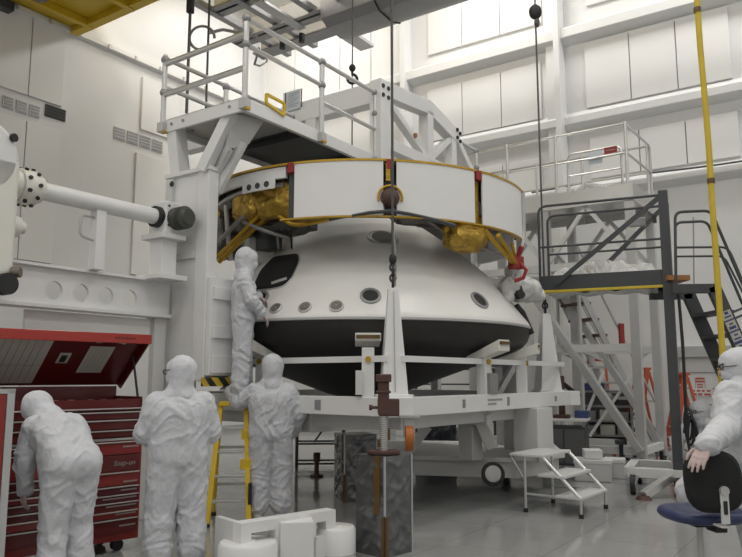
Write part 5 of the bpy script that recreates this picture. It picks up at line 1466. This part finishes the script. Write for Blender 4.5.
def person(label, loc, rz, J, hf=(0, 1, 0), scale=1.0, bag=1.0, hands=None, seed=1, hs=1.0, voxel=.008, glasses=False, boots=True):
    t = thing('person', label, 'person', loc, rz, 'people in white coveralls')
    k = scale
    D = dict(pelvis=(0,0,.95), chest=(0,0,1.28), neck=(0,0,1.46), head=(0,.025,1.625),
             sL=(-.172,0,1.375), sR=(.172,0,1.375), eL=(-.24,-.03,1.13), eR=(.24,-.03,1.13), wL=(-.23,.06,.88), wR=(.23,.06,.88),
             hL=(-.095,0,.92), hR=(.095,0,.92), kL=(-.11,.02,.50), kR=(.11,.02,.50), aL=(-.12,-.02,.10), aR=(.12,-.02,.10),
             tL=(-.14,.15,.045), tR=(.14,.15,.045))
    D.update(J); D = {a: V(b)*k for a, b in D.items()}
    fw = V(hf).normalized(); up0 = (D['head']-D['neck']).normalized()
    rt = fw.cross(up0).normalized(); up = rt.cross(fw).normalized()
    H = D['head']
    sx = (D['sR']-D['sL']).normalized()
    # ---- body: head, neck, trunk, limbs, hands as one continuous surface
    c = []
    c += [(D['pelvis']-sx*.07*k, D['pelvis']+sx*.07*k, .10*k, .10*k), (D['pelvis'], D['chest'], .115*k, .12*k), (D['chest']-sx*.07*k, D['chest']+sx*.07*k, .105*k, .105*k), (D['chest'], D['neck'], .11*k, .058*k), (D['neck'], H-up*.03*k, .055*k, .055*k)]
    c += [(H-fw*.02*k+up*.02*k, H+fw*.01*k+up*.015*k, .092*k, .09*k), (H+fw*.045*k-up*.02*k, H+fw*.045*k-up*.055*k, .070*k, .052*k), (H+fw*.055*k+up*.04*k, H+fw*.06*k+up*.0*k, .066*k, .062*k)]
    c += [(H+fw*.118*k+up*.012*k, H+fw*.136*k-up*.026*k, .010*k, .016*k)]                       # nose
    c += [(H+fw*.108*k-up*.062*k-rt*.02*k, H+fw*.108*k-up*.062*k+rt*.02*k, .012*k, .012*k)]   # mouth
    for s_ in (-1, 1): c += [(H+rt*s_*.094*k+up*.015*k, H+rt*s_*.094*k-up*.02*k, .014*k, .012*k)]   # ears
    for s_ in 'LR':
        c += [(D['neck']-up0*.04*k, D['s'+s_], .06*k, .058*k), (D['s'+s_], D['e'+s_], .052*k, .042*k), (D['e'+s_], D['w'+s_], .041*k, .028*k)]
        c += [(D['h'+s_], D['k'+s_], .088*k, .058*k), (D['k'+s_], D['a'+s_], .055*k, .04*k), (D['a'+s_]-V((0,0,.03))*k, D['t'+s_], .038*k, .032*k)]
        hd = (hands or {}).get(s_)
        fdir = (D['w'+s_]-D['e'+s_]).normalized()
        if hd is None: hd = (fdir, V((1 if s_ == 'L' else -1, 0, 0)), V((0, 1, .1)), 22)
        c += hand_caps(D['w'+s_]+V(hd[0]).normalized()*.012*k, hd[0], hd[1], hd[2], hd[3], k*hs)
    me = caps_mesh(c, voxel, 'body'); me.materials.clear(); me.materials.append(SKIN)
    bo = bpy.data.objects.new('body', me); COL.objects.link(bo); bo.parent = t
    # gloves: hands take the thin pale glove material by position
    me.materials.append(GLOVE)
    for p_ in me.polygons:
        ctr = p_.center
        if min((ctr-D['w'+s_]).length for s_ in 'LR') < .26*k and (ctr-H).length > .25*k and min(((ctr-D['w'+s_]).dot((D['w'+s_]-D['e'+s_]).normalized())) for s_ in 'LR') > -2: p_.material_index = 1
    for s_ in (-1, 1):
        e = H + fw*.113*k + up*.022*k + rt*s_*.031*k
        MB().sphere(e, .0125*k, n=14).build('eye', mat('eye_white', (.75,.75,.73), .2), bo, smooth=True)
        MB().sphere(e+fw*.0075*k, .0065*k, n=10).build('iris', DARK, bo, smooth=True)
        MB().tube([e+up*.018*k-rt*.016*k+fw*.006*k, e+up*.022*k+fw*.01*k, e+up*.018*k+rt*.016*k+fw*.006*k], .004*k, 6).build('eyebrow', RUST, bo, smooth=True)
    # ---- coverall
    g = bag; c = []
    pe, chs, nk = D['pelvis'], D['chest'], D['neck']
    wa = pe.lerp(chs, .5)
    c += [(pe-sx*.085*k, pe+sx*.085*k, .135*g*k, .135*g*k), (pe-sx*.08*k, wa-sx*.075*k, .135*g*k, .132*g*k), (pe+sx*.08*k, wa+sx*.075*k, .135*g*k, .132*g*k),
          (wa-sx*.075*k, chs-sx*.10*k, .132*g*k, .13*g*k), (wa+sx*.075*k, chs+sx*.10*k, .132*g*k, .13*g*k), (wa, chs, .14*g*k, .14*g*k), (chs-sx*.1*k, chs+sx*.1*k, .13*g*k, .13*g*k),
          (chs, nk-(nk-chs)*.12, .14*g*k, .075*k)]
    for s_ in 'LR':
        S_, E, W = D['s'+s_], D['e'+s_], D['w'+s_]; Hh, K, A = D['h'+s_], D['k'+s_], D['a'+s_]
        c += [(nk+(H-nk)*.15, S_.lerp(E, .25), .062*k, .074*g*k), (nk-(nk-chs)*.15, S_, .08*k, .074*k), (chs.lerp(nk, .2), S_-(nk-chs)*.05, .115*g*k, .08*k), (wa.lerp(chs, .3)+(S_-chs)*.25, S_-(nk-chs)*.25, .13*g*k, .085*g*k), (S_, E, .082*g*k, .074*g*k), (E, W, .073*g*k, .055*g*k), (W-(W-E).normalized()*.05*k, W-(W-E).normalized()*.015*k, .057*k, .046*k)]
        c += [(pe+(Hh-pe)*.9, Hh, .125*g*k, .12*g*k), (wa+(Hh-pe)*.8, Hh+(K-Hh)*.3, .13*g*k, .115*g*k), (Hh, K, .118*g*k, .098*g*k), (K, A+(K-A)*.22, .096*g*k, .094*g*k), (A+(K-A)*.22, A+(K-A)*.1, .094*g*k, .075*k)]
    me = caps_mesh(c, .0095, 'coverall'); me.materials.clear(); me.materials.append(SUIT)
    segs = []
    for s_ in 'LR':
        segs += [(D['e'+s_], (D['w'+s_]-D['s'+s_]).normalized(), .16*k), (D['w'+s_], (D['w'+s_]-D['e'+s_]).normalized(), .13*k), (D['k'+s_], (D['a'+s_]-D['h'+s_]).normalized(), .20*k), (D['a'+s_]+(D['k'+s_]-D['a'+s_])*.2, (D['a'+s_]-D['k'+s_]).normalized(), .2*k), (D['s'+s_]+V((0,0,-.06))*k, (D['e'+s_]-D['s'+s_]).normalized(), .14*k)]
    folds(me, .0135*k, seed, segs)
    co_ = bpy.data.objects.new('coverall', me); COL.objects.link(co_); co_.parent = t
    # ---- hood
    bk = -fw
    c = [(H+up*.03*k+bk*.02*k, H-up*.03*k+bk*.015*k, .122*k, .112*k), (H+up*.035*k+fw*.02*k, H+up*.0*k+fw*.02*k, .105*k, .10*k), (H-up*.03*k+bk*.015*k, nk+(H-nk)*.2, .108*k, .10*k), (H-up*.06*k+fw*.02*k, nk+fw*.03*k, .085*k, .08*k)]
    for s_ in 'LR': c += [(nk+(H-nk)*.35, nk.lerp(D['s'+s_], .5)-(nk-chs)*.02, .085*k, .074*k)]
    c += [(nk+(H-nk)*.2, nk+(chs-nk)*.2+bk*.02*k, .10*k, .10*k)]
    me = caps_mesh(c, .009, 'hood'); me.materials.clear(); me.materials.append(HOOD)
    folds(me, .006*k, seed+3, [(nk+(H-nk)*.22, (H-nk).normalized(), .13*k)])
    ho_ = bpy.data.objects.new('hood', me); COL.objects.link(ho_); ho_.parent = t
    # ---- mask and glasses
    c = [(H+fw*.062*k-up*.03*k, H+fw*.06*k-up*.06*k, .073*k, .056*k), (H+fw*.12*k-up*.02*k, H+fw*.11*k-up*.06*k, .024*k, .02*k)]
    me = caps_mesh(c, .007, 'face_mask'); me.materials.clear(); me.materials.append(MASK)
    fm = bpy.data.objects.new('face_mask', me); COL.objects.link(fm); fm.parent = t
    if glasses:
        mb = MB()
        for s_ in (-1, 1):
            ce = H+fw*.133*k+up*.022*k+rt*s_*.033*k
            mb.tube(arc(ce, .025*k, 0, 360, 18, rt, up*.75), .0035*k, 6)
            mb.tube([ce+rt*s_*.026*k, H+fw*.09*k+rt*s_*.085*k+up*.022*k, H+rt*s_*.112*k+up*.02*k], .0035*k, 6)
        mb.build('eyeglasses', DARK, t, smooth=True)
    # ---- boot covers
    if boots:
        for s_ in 'LR':
            K, A, T = D['k'+s_], D['a'+s_], D['t'+s_]
            sh_ = (K-A).normalized()
            foot = (T-A); 
            c = [(A+sh_*.16*k, A+sh_*.02*k, .072*k, .066*k), (A, A-sh_*.035*k-foot.normalized()*.035*k, .062*k, .05*k), (A-sh_*.035*k, T, .055*k, .047*k)]
            me = caps_mesh(c, .009, 'boot_cover'); me.materials.clear(); me.materials.append(HOOD)
            folds(me, .006*k, seed+5, [(A+sh_*.1*k, sh_, .13*k)])
            for v in me.vertices:      # flat sole
                if v.co.z < .004*k and abs(A.z) < .2*k+.2 and (A.z < .15*k): v.co.z = .004*k
            b = bpy.data.objects.new('boot_cover', me); COL.objects.link(b); b.parent = t
    return t
# bending at the tool chest
person('person in white coverall bending over the red tool chest, left arm hanging', (-2.20, 5.38, 0), R(52),
       dict(pelvis=(0,-.06,.92), chest=(-.01,.17,1.15), neck=(-.02,.31,1.25), head=(-.04,.43,1.305), sL=(-.165,.25,1.19), sR=(.14,.27,1.19),
            eL=(-.21,.27,.95), wL=(-.17,.31,.72), eR=(.15,.44,1.0), wR=(.08,.62,.98), hL=(-.095,-.05,.89), hR=(.095,-.05,.89), kL=(-.10,.0,.48), kR=(.11,.02,.48)),
       hf=(.0, .62, -.78), bag=1.03, scale=.96, seed=1, voxel=.0055, hands={'L': (V((.05,.22,-1)), V((1,.1,0)), V((.1,1,.2)), 25)})
# standing, back to us, at the chest
person('person in white coverall standing upright at the right end of the red tool chest', (-1.53, 5.85, 0), R(24),
       dict(eL=(-.27,.06,1.12), wL=(-.13,.23,1.06), sL=(-.185,0,1.37), sR=(.185,0,1.37), eR=(.27,.03,1.12), wR=(.14,.22,1.02), kL=(-.13,.02,.50), kR=(.13,.02,.50), aL=(-.145,0,.1), aR=(.14,.0,.1), tL=(-.18,.15,.045), tR=(.16,.15,.045)),
       hf=(-.75, .62, -.12), bag=1.24, scale=.945, seed=2, glasses=True)
# standing at the ladder
person('person in white coverall on the floor, left hand on the yellow ladder', (-1.06, 7.8, 0), R(6),
       dict(sL=(-.185,0,1.37), sR=(.18,0,1.37), eL=(-.36,.07,1.26), wL=(-.47,.22,1.38), eR=(.29,.0,1.13), wR=(.23,.14,.93), kL=(-.12,.02,.50), kR=(.11,.03,.50), aL=(-.125,0,.1), aR=(.115,.0,.1)),
       hf=(-.15, .95, -.25), bag=1.18, scale=.985, seed=3, hands={'L': (V((-.6,.6,.35)), V((0,.3,-1)), V((.7,.7,.2)), 38)})
# on the ladder
person('person in white coverall standing high on the ladder beside the tower', (-1.41, 7.92, 1.235), -R(78),
       dict(eL=(-.22,.06,1.15), wL=(-.13,.17,1.22), eR=(.24,.08,1.14), wR=(.17,.2,1.0), kL=(-.10,.03,.50), kR=(.10,-.0,.50), aL=(-.10,.02,.1), aR=(.10,-.04,.1)),
       hf=(.1, .9, -.2), bag=1.0, scale=.96, seed=4, hands={'L': (V((.1,.8,-.5)), V((.3,-.3,-1)), V((1,0,.2)), 30), 'R': (V((-.1,.6,-.7)), V((-.3,-.4,-1)), V((-1,0,.2)), 30)})
# at the right edge, hand on the chair back
L5 = V((2.70, 5.28, 0)); r5 = R(84)
mi5 = (M.Translation(L5) @ M.Rotation(r5, 4, 'Z')).inverted()
J5 = lambda px, py, Y: mi5 @ P(px, py, Y)
w5 = J5(707, 445, 4.63)
f5 = (J5(690, 474, 4.53) - w5)
person('person in white coverall at the right edge, hand on the black chair back', L5, r5,
       dict(sL=J5(730, 394, 5.12), sR=(.185,0,1.40), eL=J5(726, 428, 4.97), wL=w5, eR=(.25,-.04,1.14), wR=(.2,.02,.9), neck=(0,-.02,1.45), head=J5(738, 368, 5.28),
            kR=J5(693, 492, 5.42), aR=(.13,-.05,.66), tR=(.13,-.2,.64), hR=(.095,0,.9)),
       hf=(-.1, 1, -.12), bag=1.2, seed=5, hs=1.12, voxel=.005, glasses=True, hands={'L': (f5, mi5.to_3x3() @ V((.1, .9, -.35)), mi5.to_3x3() @ V((-.8, -.1, -.5)), 14)})
# crouching in the background
person('person in white coverall crouching far back by the door with the red notice', (4.42, 9.75, 0), R(125),
       dict(pelvis=(0,-.12,.40), chest=(0,-.02,.72), neck=(0,.03,.90), head=(0,.07,1.05), sL=(-.185,.02,.85), sR=(.185,.02,.85), eL=(-.27,.22,.66), eR=(.27,.22,.66), wL=(-.14,.42,.60), wR=(.14,.42,.60),
            hL=(-.1,-.1,.38), hR=(.1,-.1,.38), kL=(-.19,.32,.48), kR=(.19,.32,.48), aL=(-.15,.05,.10), aR=(.15,.05,.10), tL=(-.17,.22,.045), tR=(.17,.22,.045)),
       hf=(.15, 1, -.15), bag=1.08, seed=6, voxel=.009, glasses=True)
# ================================================================ YELLOW LADDER under the man beside the tower
spl = .62
lad = ladder('step_ladder', 'yellow step ladder beside the tower with a person standing on it', (-1.455, 7.60, 0), 1.20, .42, spl, R(6), YEL, None, 4, True)
for zf in (.75, .5):
    MB().box((.10, spl*.5*(zf)-.06, 1.20*zf-.05), (.25-.06*zf, spl*.5*zf+.02, 1.20*zf+.05)).build('side_bracket', YEL, lad, bevel=.005)
MB().box((.195, .0, .18), (.23, .08, .42)).build('dark_label', DARK, lad)
S.view_settings.exposure = EXPO
